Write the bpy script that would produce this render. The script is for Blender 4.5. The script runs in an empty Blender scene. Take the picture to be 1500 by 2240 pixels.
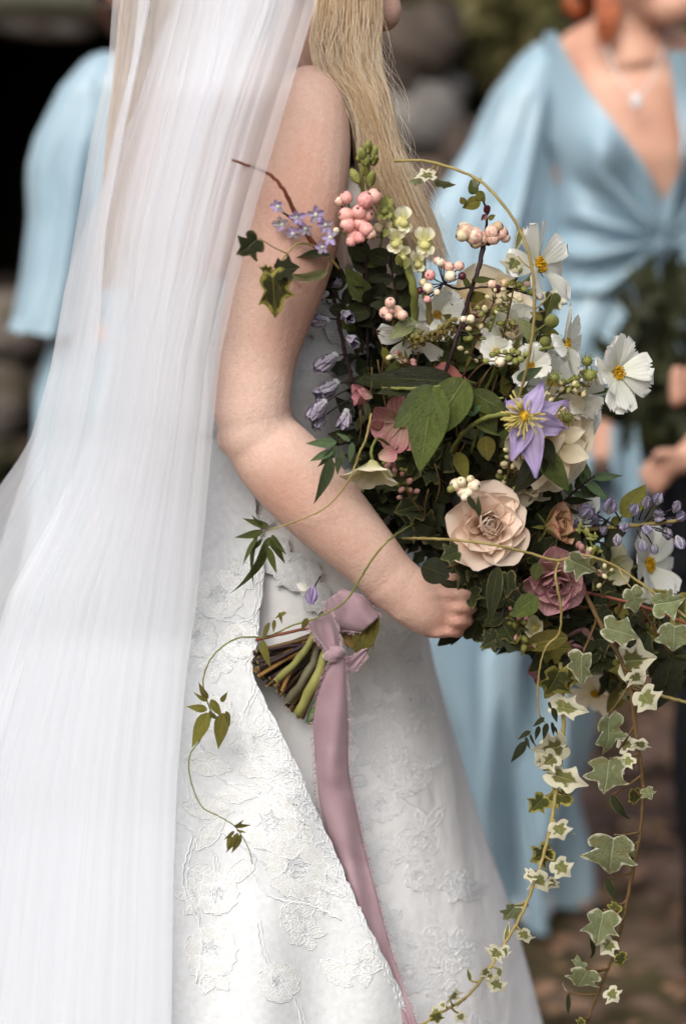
import bpy, math, random
import numpy as np
from mathutils import Vector, Matrix

RAD = math.radians
random.seed(11)
rng = np.random.default_rng(11)
scene = bpy.context.scene
col = scene.collection

# ------------------------------------------------------------------ camera
TILT = RAD(11.5)
FOCUS = 2.37
CAM = Vector((0, -FOCUS * math.cos(TILT), 0.97 + FOCUS * math.sin(TILT)))
cam_data = bpy.data.cameras.new('camera')
cam = bpy.data.objects.new('camera', cam_data)
col.objects.link(cam)
cam.location = CAM
cam.rotation_euler = (RAD(90) - TILT, 0, 0)
cam_data.sensor_fit = 'VERTICAL'
cam_data.sensor_height = 36.0
cam_data.lens = 85.0
cam_data.clip_start = 0.05
cam_data.clip_end = 400.0
cam_data.dof.use_dof = True
cam_data.dof.focus_distance = 2.335
cam_data.dof.aperture_fstop = 2.3
scene.camera = cam

# ------------------------------------------------------------------ sky and sun: bright overcast, light from upper left
SUN_DIR = Vector((-0.33, -0.74, 0.80)).normalized()
world = bpy.data.worlds.new('World')
scene.world = world
world.use_nodes = True
wn = world.node_tree
wn.nodes.clear()
wo = wn.nodes.new('ShaderNodeOutputWorld')
bg = wn.nodes.new('ShaderNodeBackground')
sky = wn.nodes.new('ShaderNodeTexSky')
sky.sky_type = 'NISHITA'
sky.sun_disc = False
sky.sun_elevation = math.asin(SUN_DIR.z)
sky.sun_rotation = math.atan2(SUN_DIR.x, SUN_DIR.y)
sky.air_density = 1.0
sky.dust_density = 6.0
hs = wn.nodes.new('ShaderNodeHueSaturation')     # cloud cover greys the sky
hs.inputs['Saturation'].default_value = 0.52
wn.links.new(sky.outputs[0], hs.inputs['Color'])
wn.links.new(hs.outputs[0], bg.inputs['Color'])
bg.inputs['Strength'].default_value = 0.15
wn.links.new(bg.outputs[0], wo.inputs[0])

sun_data = bpy.data.lights.new('sun', 'SUN')
sun = bpy.data.objects.new('sun', sun_data)
col.objects.link(sun)
sun_data.energy = 0.68
sun_data.angle = RAD(45)
sun_data.color = (1.0, 0.975, 0.94)
sun.rotation_euler = SUN_DIR.to_track_quat('Z', 'Y').to_euler()
sun.location = (-3, -3, 6)

scene.view_settings.view_transform = 'Standard'
scene.view_settings.look = 'None'
scene.view_settings.gamma = 1.0
scene.view_settings.use_curve_mapping = False
scene.view_settings.exposure = 0.53
scene.cycles.transparent_max_bounces = 48
scene.cycles.max_bounces = 8
scene.cycles.use_denoising = True

# ------------------------------------------------------------------ geometry helpers
FWD = Vector((0, math.cos(TILT), -math.sin(TILT)))
UP = Vector((0, math.sin(TILT), math.cos(TILT)))
TV = 18.0 / 85.0

def P(px, py, Y=0.0):
    """point where the sight line through photo position (px, py) meets the upright plane y = Y"""
    d = FWD + Vector((1, 0, 0)) * ((px - 750) / 1120 * TV) + UP * ((1120 - py) / 1120 * TV)
    return CAM + d * ((Y - CAM.y) / d.y)

def px_size(Y=0.0):
    return (Y - CAM.y) / math.cos(TILT) * TV / 1120

def S(r, g, b):
    f = lambda c: (c / 255 / 12.92) if c / 255 <= 0.04045 else ((c / 255 + 0.055) / 1.055) ** 2.4
    return (f(r), f(g), f(b), 1.0)

def interp(tab, x):
    xs = [t[0] for t in tab]
    out = [float(np.interp(x, xs, [t[k] for t in tab])) for k in range(1, len(tab[0]))]
    return out[0] if len(out) == 1 else out

def smooth_path(pts, n):
    """Catmull-Rom through points (sequences of equal length), n samples"""
    p = np.array([list(q) for q in pts], float)
    if len(p) == 2:
        t = np.linspace(0, 1, n)[:, None]
        return p[0] * (1 - t) + p[1] * t
    q = np.vstack([2 * p[0] - p[1], p, 2 * p[-1] - p[-2]])
    m = len(p) - 1
    out = []
    for s in np.linspace(0, m, n):
        i = min(int(s), m - 1); t = s - i
        a, b, c, d = q[i], q[i + 1], q[i + 2], q[i + 3]
        out.append(0.5 * (2 * b + (c - a) * t + (2 * a - 5 * b + 4 * c - d) * t * t + (3 * b - a - 3 * c + d) * t ** 3))
    return np.array(out)

def tube(path, radii, seg=6, cap=True, squash=None):
    """tube along path (n x 3) -> verts, faces"""
    p = np.asarray(path, float); n = len(p)
    r = np.full(n, radii, float) if np.isscalar(radii) else np.asarray(radii, float)
    t = np.gradient(p, axis=0); t /= np.linalg.norm(t, axis=1)[:, None] + 1e-12
    ref = np.array([0, -1, 0.13]);
    if abs(t[0] @ ref) > 0.9: ref = np.array([1.0, 0, 0])
    vs = []
    nrm = ref - t[0] * (ref @ t[0]); nrm /= np.linalg.norm(nrm)
    ang = np.arange(seg) * 2 * math.pi / seg
    for i in range(n):
        nrm = nrm - t[i] * (nrm @ t[i]); nrm /= np.linalg.norm(nrm) + 1e-12
        b = np.cross(t[i], nrm)
        sq = 1.0 if squash is None else (squash if np.isscalar(squash) else squash[i])
        vs.append(p[i] + r[i] * (np.cos(ang)[:, None] * nrm * sq + np.sin(ang)[:, None] * b))
    v = np.vstack(vs)
    f = []
    for i in range(n - 1):
        for k in range(seg):
            a = i * seg + k; b2 = i * seg + (k + 1) % seg
            f.append((a, b2, b2 + seg, a + seg))
    if cap:
        f.append(tuple(range(seg))[::-1]); f.append(tuple(range((n - 1) * seg, n * seg)))
    return v, f

class Acc:
    """collects vertices, faces and per-vertex values into one mesh"""
    def __init__(self): self.v = []; self.f = []; self.n = 0; self.uv = []; self.a = []
    def add(self, v, f, uv=None, a=None):
        v = np.asarray(v, float)
        self.v.append(v); o = self.n
        self.f += [tuple(i + o for i in q) for q in f]
        self.uv.append(np.zeros((len(v), 2)) if uv is None else np.asarray(uv, float))
        self.a.append(np.zeros(len(v)) if a is None else np.asarray(a, float))
        self.n += len(v)
    def mesh(self, name, smooth=True):
        return make_mesh(name, np.vstack(self.v), self.f, np.vstack(self.uv), np.concatenate(self.a), smooth)

def make_mesh(name, v, f, uv=None, a=None, smooth=True):
    me = bpy.data.meshes.new(name)
    v = np.asarray(v, float)
    me.from_pydata(v.tolist(), [], f)
    if uv is not None:
        L = me.uv_layers.new(name='UVMap')
        idx = np.zeros(len(me.loops), dtype=np.int32); me.loops.foreach_get('vertex_index', idx)
        L.data.foreach_set('uv', np.asarray(uv, np.float32)[idx].ravel())
    if a is not None:
        at = me.attributes.new('rim', 'FLOAT', 'POINT'); at.data.foreach_set('value', np.asarray(a, np.float32))
    if smooth: me.polygons.foreach_set('use_smooth', [True] * len(me.polygons))
    me.update()
    return me

WM = {}
def thing(name, label, cat, loc, group=None):
    o = bpy.data.objects.new(name, None); col.objects.link(o)
    o.empty_display_size = 0.02; o.location = loc
    o['label'] = label; o['category'] = cat
    if group: o['group'] = group
    WM[o.name] = Matrix.Translation(Vector(loc))
    return o

def part(name, me, m=None, parent=None, mw=None, label=None, kind=None, sharp=False):
    """one mesh object; mw is its world matrix"""
    o = bpy.data.objects.new(name, me); col.objects.link(o)
    mw = Matrix.Identity(4) if mw is None else mw
    if m is not None:
        if len(me.materials) == 0: me.materials.append(m)
        if me.materials[0] != m:
            o.material_slots[0].link = 'OBJECT'; o.material_slots[0].material = m
    WM[o.name] = mw.copy()
    if parent is not None:
        o.parent = parent
        o.matrix_local = WM[parent.name].inverted() @ mw
    else:
        o.matrix_world = mw
    if label: o['label'] = label
    if kind: o['kind'] = kind
    return o

def tag(o, label, cat, group=None):
    o['label'] = label; o['category'] = cat
    if group: o['group'] = group
    return o

def centred(me):
    """move mesh data so its origin lies at its centre; returns the matrix that puts it back"""
    n = len(me.vertices); c = np.zeros(n * 3, np.float32); me.vertices.foreach_get('co', c)
    c = c.reshape(-1, 3); m = c.mean(0); me.vertices.foreach_set('co', (c - m).ravel()); me.update()
    return Matrix.Translation(Vector(m.tolist()))

def grid_faces(nu, nv):
    """nu x nv vertices, index i*nv + j"""
    return [(i * nv + j, i * nv + j + 1, (i + 1) * nv + j + 1, (i + 1) * nv + j) for i in range(nu - 1) for j in range(nv - 1)]

def ring_faces(n, seg, cap=False):
    f = [(i * seg + k, i * seg + (k + 1) % seg, (i + 1) * seg + (k + 1) % seg, (i + 1) * seg + k) for i in range(n - 1) for k in range(seg)]
    if cap: f += [tuple(range(seg))[::-1], tuple(range((n - 1) * seg, n * seg))]
    return f

def sphere(c, r, nu=10, nv=8, sq=(1, 1, 1)):
    th = np.linspace(0, math.pi, nv + 1); ph = np.arange(nu) * 2 * math.pi / nu
    v = [[math.sin(t) * math.cos(p), math.sin(t) * math.sin(p), math.cos(t)] for t in th for p in ph]
    v = np.array(v) * np.array(sq) * r + np.array(list(c))
    return v, ring_faces(nv + 1, nu)

def orient(base, tip, face=None, roll=0.0, width=None):
    """matrix: local y runs base->tip (scaled to that length), local z looks along face"""
    b = Vector(base); y = Vector(tip) - b; L = y.length; y.normalize()
    z = Vector((0, -1, 0.2)) if face is None else Vector(face)
    z = z - y * z.dot(y)
    if z.length < 1e-5: z = Vector((1, 0, 0)) - y * y.x
    z.normalize(); x = y.cross(z)
    if roll:
        q = Matrix.Rotation(roll, 3, y); x = q @ x; z = q @ z
    w = L if width is None else width
    m = Matrix.Identity(4)
    for i in range(3):
        m[i][0] = x[i] * w; m[i][1] = y[i] * L; m[i][2] = z[i] * L; m[i][3] = b[i]
    return m

def in_poly(x, y, poly):
    c = False; j = len(poly) - 1
    for i in range(len(poly)):
        xi, yi = poly[i]; xj, yj = poly[j]
        if (yi > y) != (yj > y) and x < (xj - xi) * (y - yi) / (yj - yi) + xi: c = not c
        j = i
    return c

def rand_in(poly):
    xs = [p[0] for p in poly]; ys = [p[1] for p in poly]
    while True:
        x = random.uniform(min(xs), max(xs)); y = random.uniform(min(ys), max(ys))
        if in_poly(x, y, poly): return x, y

def vnoise(x, y, z=0.0, s=1.0):
    """cheap smooth noise from sines, arrays allowed"""
    x = np.asarray(x) * s; y = np.asarray(y) * s; z = np.asarray(z) * s
    return (np.sin(x * 1.7 + 1.3 * np.sin(y * 1.1 + z) + 0.5) + np.sin(y * 2.3 + 1.1 * np.sin(x * 1.9 + 2.1) + z * 1.3) + np.sin((x + y) * 1.3 + z * 2.1 + 1.7)) / 3

# ------------------------------------------------------------------ materials
class NT:
    def __init__(self, name):
        self.m = bpy.data.materials.new(name); self.m.use_nodes = True
        self.t = self.m.node_tree; self.t.nodes.clear()
        self.out = self.n('OutputMaterial')
    def n(self, typ, **kw):
        q = self.t.nodes.new('ShaderNode' + typ)
        for k, v in kw.items():
            setattr(q, k, v)
        return q
    def l(self, a, b): self.t.links.new(a, b)
    def put(self, sock, v):
        if hasattr(v, 'node'): self.l(v, sock)
        else: sock.default_value = v
    def mix(self, fac, a, b, blend='MIX'):
        q = self.n('MixRGB', blend_type=blend)
        self.put(q.inputs[0], fac); self.put(q.inputs[1], a); self.put(q.inputs[2], b)
        return q.outputs[0]
    def math(self, op, a, b=0.5, clamp=False):
        q = self.n('Math', operation=op, use_clamp=clamp)
        self.put(q.inputs[0], a); self.put(q.inputs[1], b)
        return q.outputs[0]
    def noise(self, scale, detail=3, vec=None, rough=0.5):
        q = self.n('TexNoise'); q.inputs['Scale'].default_value = scale; q.inputs['Detail'].default_value = detail
        q.inputs['Roughness'].default_value = rough
        if vec is not None: self.l(vec, q.inputs['Vector'])
        return q.outputs[0]
    def ramp(self, fac, stops):
        q = self.n('ValToRGB'); self.put(q.inputs[0], fac)
        e = q.color_ramp.elements
        while len(e) < len(stops): e.new(0.5)
        for i, (p, c) in enumerate(stops):
            e[i].position = p; e[i].color = c if len(c) == 4 else (*c, 1)
        return q.outputs[0]
    def rng(self, v, a, b, c=0.0, d=1.0):
        q = self.n('MapRange'); self.put(q.inputs[0], v)
        for i, k in enumerate((a, b, c, d)): q.inputs[i + 1].default_value = k
        return q.outputs[0]
    def coord(self, which='Object'):
        return self.n('TexCoord').outputs[which]
    def uv(self):
        s = self.n('SeparateXYZ'); self.l(self.coord('UV'), s.inputs[0]); return s.outputs[0], s.outputs[1]
    def attr(self, name='rim'):
        return self.n('Attribute', attribute_name=name).outputs['Fac']
    def rand(self): return self.n('ObjectInfo').outputs['Random']
    def bump(self, h, strength=0.3, dist=0.001):
        q = self.n('Bump'); self.put(q.inputs['Height'], h)
        q.inputs['Strength'].default_value = strength; q.inputs['Distance'].default_value = dist
        return q.outputs[0]
    def bsdf(self, c, rough=0.6, spec=0.3, normal=None, sss=0, sheen=0, sheen_tint=None, metal=0):
        q = self.n('BsdfPrincipled')
        self.put(q.inputs['Base Color'], c); self.put(q.inputs['Roughness'], rough)
        q.inputs['Specular IOR Level'].default_value = spec
        q.inputs['Metallic'].default_value = metal
        if normal is not None: self.l(normal, q.inputs['Normal'])
        if sss:
            q.inputs['Subsurface Weight'].default_value = sss
            q.inputs['Subsurface Radius'].default_value = (1.0, 0.45, 0.25); q.inputs['Subsurface Scale'].default_value = 0.006
        if sheen:
            q.inputs['Sheen Weight'].default_value = sheen; q.inputs['Sheen Roughness'].default_value = 0.4
            if sheen_tint: q.inputs['Sheen Tint'].default_value = sheen_tint
        return q.outputs[0]
    def translucent(self, surf, c, fac):
        t = self.n('BsdfTranslucent'); self.put(t.inputs[0], c)
        x = self.n('MixShader'); self.put(x.inputs[0], fac); self.l(surf, x.inputs[1]); self.l(t.outputs[0], x.inputs[2])
        return x.outputs[0]
    def done(self, surf):
        self.l(surf, self.out.inputs[0]); return self.m

def leaf_mat(name, c1, c2, vein, under=0.3, rough=0.5, edge=None, edge_at=0.86, mottled=None, spec=0.35):
    """blade with midrib, side veins, object-to-object variation and an optional pale margin (rim attribute 1 at the edge)"""
    k = NT(name)
    u, v = k.uv()
    a = k.math('ABSOLUTE', k.math('SUBTRACT', u, 0.5))
    nz = k.noise(7, 4)
    c = k.mix(k.rng(nz, .3, .7), c1, c2)
    hv = k.n('HueSaturation'); k.l(c, hv.inputs['Color'])
    k.put(hv.inputs['Value'], k.rng(k.rand(), 0, 1, 0.7, 1.3)); k.put(hv.inputs['Hue'], k.rng(k.rand(), 0, 1, 0.485, 0.515))
    c = hv.outputs[0]
    mid = k.rng(a, 0.008, 0.03, 1, 0)
    side = k.math('SINE', k.math('MULTIPLY', k.math('SUBTRACT', v, k.math('MULTIPLY', a, 0.9)), 62.0))
    sv = k.rng(side, 0.86, 1.0)
    veins = k.math('MAXIMUM', mid, k.math('MULTIPLY', sv, 0.35))
    c = k.mix(k.math('MULTIPLY', veins, 0.7), c, vein)
    if edge is not None:
        r = k.math('ADD', k.attr(), k.math('MULTIPLY', k.math('SUBTRACT', k.noise(5, 4), 0.5), 0.55))
        c = k.mix(k.rng(r, edge_at - 0.1, edge_at + 0.04), c, edge)
        if mottled is not None:
            c = k.mix(k.math('MULTIPLY', k.rng(k.noise(3.1, 4), 0.5, 0.6), 0.75), c, mottled)
    h = k.math('SUBTRACT', k.noise(26, 3), k.math('MULTIPLY', veins, 0.8))
    s = k.bsdf(c, k.rng(k.noise(9, 2), .2, .8, rough - .1, rough + .12), spec, k.bump(h, 0.5, 0.02))
    return k.done(k.translucent(s, c, under))

def petal_mat(name, base, tip, vein=None, trans=0.35, rough=0.65, vein_amt=0.25, nv=34, rimc=None, bs=0.14, bw=.5, rim0=0.8, sheen=0.0):
    k = NT(name)
    u, v = k.uv()
    f = k.math('ADD', v, k.math('MULTIPLY', k.math('SUBTRACT', k.noise(4, 3), .5), .35))
    c = k.mix(k.rng(f, 0.1, 0.85), base, tip)
    a = k.math('SUBTRACT', u, 0.5)
    w = k.math('SINE', k.math('ADD', k.math('MULTIPLY', a, float(nv * 2)), k.math('MULTIPLY', k.noise(3, 2), 3.0)))
    if vein is not None:
        c = k.mix(k.math('MULTIPLY', k.rng(w, 0.3, 1.0), vein_amt), c, vein)
    if rimc is not None:
        r = k.math('ADD', k.attr(), k.math('MULTIPLY', k.math('SUBTRACT', k.noise(6, 4), 0.5), 0.5))
        c = k.mix(k.rng(r, rim0, 1.0), c, rimc)
    hv = k.n('HueSaturation'); k.l(c, hv.inputs['Color']); k.put(hv.inputs['Value'], k.rng(k.rand(), 0, 1, 0.88, 1.1))
    c = hv.outputs[0]
    s = k.bsdf(c, rough, 0.25, k.bump(k.math('ADD', k.math('MULTIPLY', w, bw), k.noise(7, 4)), bs, 0.002), sheen=sheen)
    return k.done(k.translucent(s, c, trans))

def plain_mat(name, c1, c2=None, rough=0.6, scale=30, spec=0.3, bump=0.0, bscale=120, bdist=0.001, trans=0.0, sheen=0.0, rand=0.0, coord='Object', detail=4, sss=0):
    k = NT(name)
    co = k.coord(coord)
    c = c1
    if c2 is not None: c = k.mix(k.rng(k.noise(scale, detail, co), .32, .68), c1, c2)
    if rand:
        hv = k.n('HueSaturation'); k.put(hv.inputs['Color'], c); k.put(hv.inputs['Value'], k.rng(k.rand(), 0, 1, 1 - rand, 1 + rand)); c = hv.outputs[0]
    nb = k.bump(k.noise(bscale, 4, co), bump, bdist) if bump else None
    s = k.bsdf(c, rough, spec, nb, sheen=sheen, sss=sss)
    if trans: s = k.translucent(s, c, trans)
    return k.done(s)
# ================================================================== setting: woodland floor, ruined stone wall, shrubs
def bumpy_ground():
    nx, ny = 130, 130
    # finer near the group, stretching to the horizon
    gx = np.sinh(np.linspace(-5.2, 5.2, nx)) * 1.1
    gy = np.concatenate([np.linspace(-4, 8, ny - 40), 8 + (np.exp(np.linspace(0.1, 4.6, 40)) - 1)])
    X, Yy = np.meshgrid(gx, gy, indexing='ij')
    Z = -0.02 + 0.018 * vnoise(X, Yy, 0, 2.2) * (np.abs(X) < 12)
    Z = Z + np.clip(Yy - 4.4, 0, 3) * 0.09 + 0.10 * np.clip(-X - 1.0, 0, 2) * np.clip(Yy - 2.6, 0, 2)
    v = np.stack([X, Yy, Z], -1).reshape(-1, 3)
    return make_mesh('ground', v, grid_faces(nx, ny))
k = NT('woodland_soil')
co = k.coord('Object')
c = k.ramp(k.noise(2.6, 6, co, .62), [(.3, S(36, 27, 23)), (.46, S(70, 55, 47)), (.58, S(112, 92, 82)), (.68, S(74, 64, 44))])
c = k.mix(k.rng(k.noise(0.9, 3, co), .45, .62), c, S(84, 80, 48))
c = k.mix(k.rng(k.noise(11, 4, co), .5, .68), c, S(140, 114, 102))
m_soil = k.done(k.bsdf(c, .95, .1, k.bump(k.noise(30, 4, co), .6, .02)))
ground = part('ground', bumpy_ground(), m_soil); ground['kind'] = 'structure'

# fallen leaves: nobody could count them
acc = Acc()
for i in range(5200):
    x = random.uniform(-2.6, 2.6); y = random.uniform(0.2, 5.2)
    s = random.uniform(.025, .06); a = random.uniform(0, 6.28)
    t = random.uniform(-.5, .5); ca, sa = math.cos(a), math.sin(a)
    z = 0.012 + max(0, y - 4.4) * .09 + 0.10 * max(0, min(2, -x - 1)) * max(0, min(2, y - 2.6)) + random.uniform(0, .02)
    pts = [(-.5, 0, 0), (0, .32, .12 + t * .2), (.55, 0, .02), (0, -.32, .12 - t * .2)]
    acc.add([(x + s * (p[0] * ca - p[1] * sa), y + s * (p[0] * sa + p[1] * ca), z + s * p[2]) for p in pts], [(0, 1, 2, 3)], a=[random.random()] * 4)
k = NT('fallen_leaf')
m_litter = k.done(k.bsdf(k.ramp(k.attr(), [(0, S(58, 42, 32)), (.35, S(112, 82, 64)), (.6, S(150, 120, 98)), (.8, S(170, 132, 104)), (1, S(96, 86, 44))]), .8, .2))
o = part('fallen_leaves', acc.mesh('fallen_leaves', False), m_litter); o['kind'] = 'stuff'; o['label'] = 'brown fallen leaves scattered over the woodland floor'

# ruined wall of rough stones with dark openings
def stone_mesh(i):
    nu, nv = 10, 6
    v, f = sphere((0, 0, 0), 1, nu, nv)
    v = np.sign(v) * np.abs(v) ** 0.55
    v = v * (1 + 0.13 * vnoise(v[:, 0] + i * 3.1, v[:, 1] + i, v[:, 2], 2.3)[:, None])
    return make_mesh('stone', v * 0.5, f, a=np.zeros(len(v)))
stones = [stone_mesh(i) for i in range(6)]
k = NT('old_stone')
co = k.coord('Object')
base = k.ramp(k.rand(), [(0, S(50, 42, 38)), (.4, S(84, 72, 66)), (.7, S(122, 114, 108)), (1, S(168, 164, 160))])
m_stone = k.done(k.bsdf(k.mix(k.rng(k.noise(2.4, 5, co), .45, .65), base, S(66, 60, 40)), .92, .15, k.bump(k.noise(6, 5, co), .7, .05)))
WY = 3.35
wall = thing('stone_wall', 'ruined wall of rough grey brown stones with a dark opening, blurred far behind the bride', 'wall', (0, WY, 0))
core = Acc()
def slab(acc, x0, x1, y0, y1, z0, z1):
    v = [(x, y, z) for x in (x0, x1) for y in (y0, y1) for z in (z0, z1)]
    acc.add(v, [(0, 1, 3, 2), (4, 6, 7, 5), (0, 4, 5, 1), (2, 3, 7, 6), (0, 2, 6, 4), (1, 5, 7, 3)])
pL = lambda px, py: P(px, py, WY)
# dark opening: photo columns -120..262, rows 62..560
ox0, ox1 = pL(-140, 300).x, pL(268, 300).x
oz1, oz0 = pL(0, 58).z, pL(0, 640).z
slab(core, -3.2, ox0, WY + .05, WY + .45, -.1, 2.0)
slab(core, ox1, 0.55, WY + .05, WY + .45, -.1, 2.0)
slab(core, ox0, ox1, WY + .05, WY + .45, oz1 + .02, 2.0)
slab(core, ox0, ox1, WY + .05, WY + .45, -.1, oz0)
slab(core, ox0 - .2, ox1 + .2, WY + 1.3, WY + 1.4, -.1, 2.0)
slab(core, ox0 - .2, ox1 + .2, WY + .45, WY + 1.3, 1.9, 2.0)
slab(core, ox0 - .12, ox0 - .02, WY + .45, WY + 1.3, -.1, 1.9)
slab(core, ox1 + .02, ox1 + .12, WY + .45, WY + 1.3, -.1, 1.9)
m_mortar = plain_mat('wall_core', S(40, 34, 30), S(62, 54, 46), .95, 6, .1, .5, 20, .02)
me = core.mesh('wall_core', False); M4 = centred(me); part('wall_core', me, m_mortar, wall, M4)
z = 0.0; row = 0
while z < 2.0:
    h = random.uniform(.10, .19)
    x = -2.4 + random.uniform(-.1, .1)
    while x < 0.62:
        w = random.uniform(.16, .38)
        cx, cz = x + w / 2, z + h / 2
        if not (ox0 + .02 < cx + w * .3 and cx - w * .3 < ox1 - .02 and oz0 + .03 < cz < oz1 - .02):
            mw = Matrix.Translation((cx, WY + .02 + random.uniform(-.05, .03), cz)) @ Matrix.Rotation(random.uniform(-.12, .12), 4, 'Y') @ Matrix.Diagonal((w * 1.0, .26, h * 1.02, 1))
            part('stone', random.choice(stones), m_stone, wall, mw)
        x += w * 1.03
    z += h * 1.02; row += 1
# pale lintel over the opening
lm = make_mesh('lintel', stones[0].vertices and np.array([v.co[:] for v in stones[2].vertices]), [tuple(p.vertices) for p in stones[2].polygons])
m_lintel = plain_mat('lintel_stone', S(150, 150, 138), S(112, 114, 96), .9, 5, .15, .5, 30, .01)
part('lintel', lm, m_lintel, wall, Matrix.Translation(((ox0 + ox1) / 2, WY - .02, oz1 + .10)) @ Matrix.Diagonal((ox1 - ox0 + .3, .34, .17, 1)))

# tumbled boulders beside the wall, behind the bride's hair
for (px, py, w, h, g, lab) in [(1010, 330, 120, 110, (84, 74, 68), 'small dark stone wedged beside the pale boulder near the blue sleeve'), (860, 180, 130, 120, (74, 64, 58), 'dark brown stone right behind the blonde hair under the chin'),
                               (905, 250, 190, 150, (134, 130, 126), 'pale grey boulder blurred between the blonde hair and the blue sleeve'),
                               (960, 400, 240, 130, (112, 98, 88), 'brown grey boulder below the pale one, behind the ivy arch'),
                               (890, 90, 200, 130, (92, 82, 74), 'dark weathered boulder at the top beside the chin')]:
    c0 = P(px, py, 2.9); s = px_size(2.9)
    me = stone_mesh(len(lab))
    _v = np.array([v.co[:] for v in me.vertices]); _v = _v * (1 + .22 * vnoise(_v[:, 0] + px, _v[:, 1], _v[:, 2] + py, 5)[:, None])
    me = make_mesh('boulder', _v, [tuple(p.vertices) for p in me.polygons])
    me.materials.append(plain_mat('boulder_stone', S(*g), S(*[int(x * .72) for x in g]), .92, 5, .15, .5, 25, .02))
    o = part('boulder', me, None, None, Matrix.Translation(c0) @ Matrix.Diagonal((w * s * 1.2, .34, h * s * 1.2, 1)))
    tag(o, lab, 'boulder', 'boulders at the wall')
# the heap they lie on
for i in range(26):
    px = random.uniform(840, 1180); py = random.uniform(470, 1250)
    s = px_size(2.95); r = random.uniform(.12, .26)
    part('stone', random.choice(stones), m_stone, wall, Matrix.Translation(P(px, py, 3.02 + random.uniform(-.08, .05))) @ Matrix.Rotation(random.uniform(-.4, .4), 4, 'Y') @ Matrix.Diagonal((r * 1.5, .3, r, 1)))

# shrubs (leaf clouds on branches)
def shrub(name, label, cx, cy, w, d, h, n, cols, seed, z0=0.0, lumps=7, ls=(.03, .07), group='shrubs behind the party'):
    rs = random.Random(seed)
    root = thing(name, label, 'shrub', (cx, cy, z0), group)
    cen = [(cx + rs.uniform(-.4, .4) * w, cy + rs.uniform(-.4, .4) * d, z0 + rs.uniform(.25, .85) * h, rs.uniform(.2, .36)) for _ in range(lumps)]
    br = Acc()
    for c in cen:
        p = smooth_path([(cx + rs.uniform(-.1, .1), cy, z0 - .02), ((cx + c[0]) / 2, (cy + c[1]) / 2, (z0 + c[2]) / 2 + .1), c[:3]], 8)
        br.add(*tube(p, np.linspace(.02, .006, 8), 5))
    me = br.mesh('branch'); part('branches', me, m_bark, root, centred(me))
    ac = Acc()
    for i in range(n):
        c = rs.choice(cen)
        while True:
            q = [rs.uniform(-1, 1) for _ in range(3)]
            if sum(t * t for t in q) <= 1: break
        R_ = c[3] * min(w, h)
        x, y, zz = c[0] + q[0] * R_ * 1.4, c[1] + q[1] * R_, c[2] + q[2] * R_ * 1.1
        s = rs.uniform(*ls); u1 = Vector((rs.uniform(-1, 1), rs.uniform(-1, 1), rs.uniform(-1, 1))).normalized()
        u2 = u1.cross(Vector((rs.uniform(-1, 1), rs.uniform(-1, 1), 1))).normalized()
        b = Vector((x, y, zz)); t = rs.random()
        ac.add([b - u1 * s, b + u2 * s * .45, b + u1 * s, b - u2 * s * .45], [(0, 1, 2, 3)], a=[t] * 4)
    k = NT(name + '_leaf')
    cc = k.ramp(k.attr(), [(0, cols[0]), (.6, cols[1]), (1, cols[2])])
    s_ = k.bsdf(cc, .6, .3)
    me = ac.mesh('foliage', False)
    o = part('foliage', me, k.done(k.translucent(s_, cc, .25)), root, centred(me)); o['kind'] = 'stuff'
    return root
m_bark = plain_mat('bark', S(52, 40, 32), S(84, 68, 54), .9, 30, .15, .5, 60, .004)
OL = (S(58, 58, 32), S(104, 100, 62), S(138, 130, 92))
DK = (S(26, 28, 18), S(52, 50, 30), S(78, 70, 44))
p0 = P(1090, 300, 3.3)
shrub('shrub', 'olive green shrub blurred behind the shoulder of the blue dress', p0.x, 3.35, .9, .5, 1.9, 4200, OL, 3, 0.0, 10)
p0 = P(1470, 200, 3.6)
shrub('shrub', 'dull olive shrub at the far edge behind the red haired bridesmaid', p0.x, 3.7, 1.2, .5, 2.0, 4200, OL, 4, 0.0, 10)
p0 = P(40, 960, 3.0)
shrub('shrub', 'low brown green undergrowth bush under the dark wall opening', p0.x - .15, 2.95, .8, .4, .42, 2200, DK, 5, 0.05, 7)

# distant tree line closes the view
ac = Acc()
rs = random.Random(9)
for i in range(5000):
    x = rs.uniform(-7, 7); y = 7.5 + rs.uniform(-.5, .9); zz = rs.random() ** .8 * 5.0
    s = rs.uniform(.08, .2); u1 = Vector((rs.uniform(-1, 1), rs.uniform(-1, 1), rs.uniform(-1, 1))).normalized(); u2 = u1.cross(Vector((.3, .2, 1))).normalized()
    b = Vector((x, y, zz)); ac.add([b - u1 * s, b + u2 * s * .5, b + u1 * s, b - u2 * s * .5], [(0, 1, 2, 3)], a=[rs.random()] * 4)
k = NT('far_wood_leaf'); cc = k.ramp(k.attr(), [(0, S(34, 36, 22)), (.6, S(74, 76, 48)), (1, S(110, 106, 76))])
o = part('far_wood', ac.mesh('far_wood', False), k.done(k.translucent(k.bsdf(cc, .7, .2), cc, .2))); o['kind'] = 'stuff'; o['label'] = 'dim woodland far behind the stone wall'
ac = Acc()  # unseen ring of leaves, added to block light from near the horizon
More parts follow.
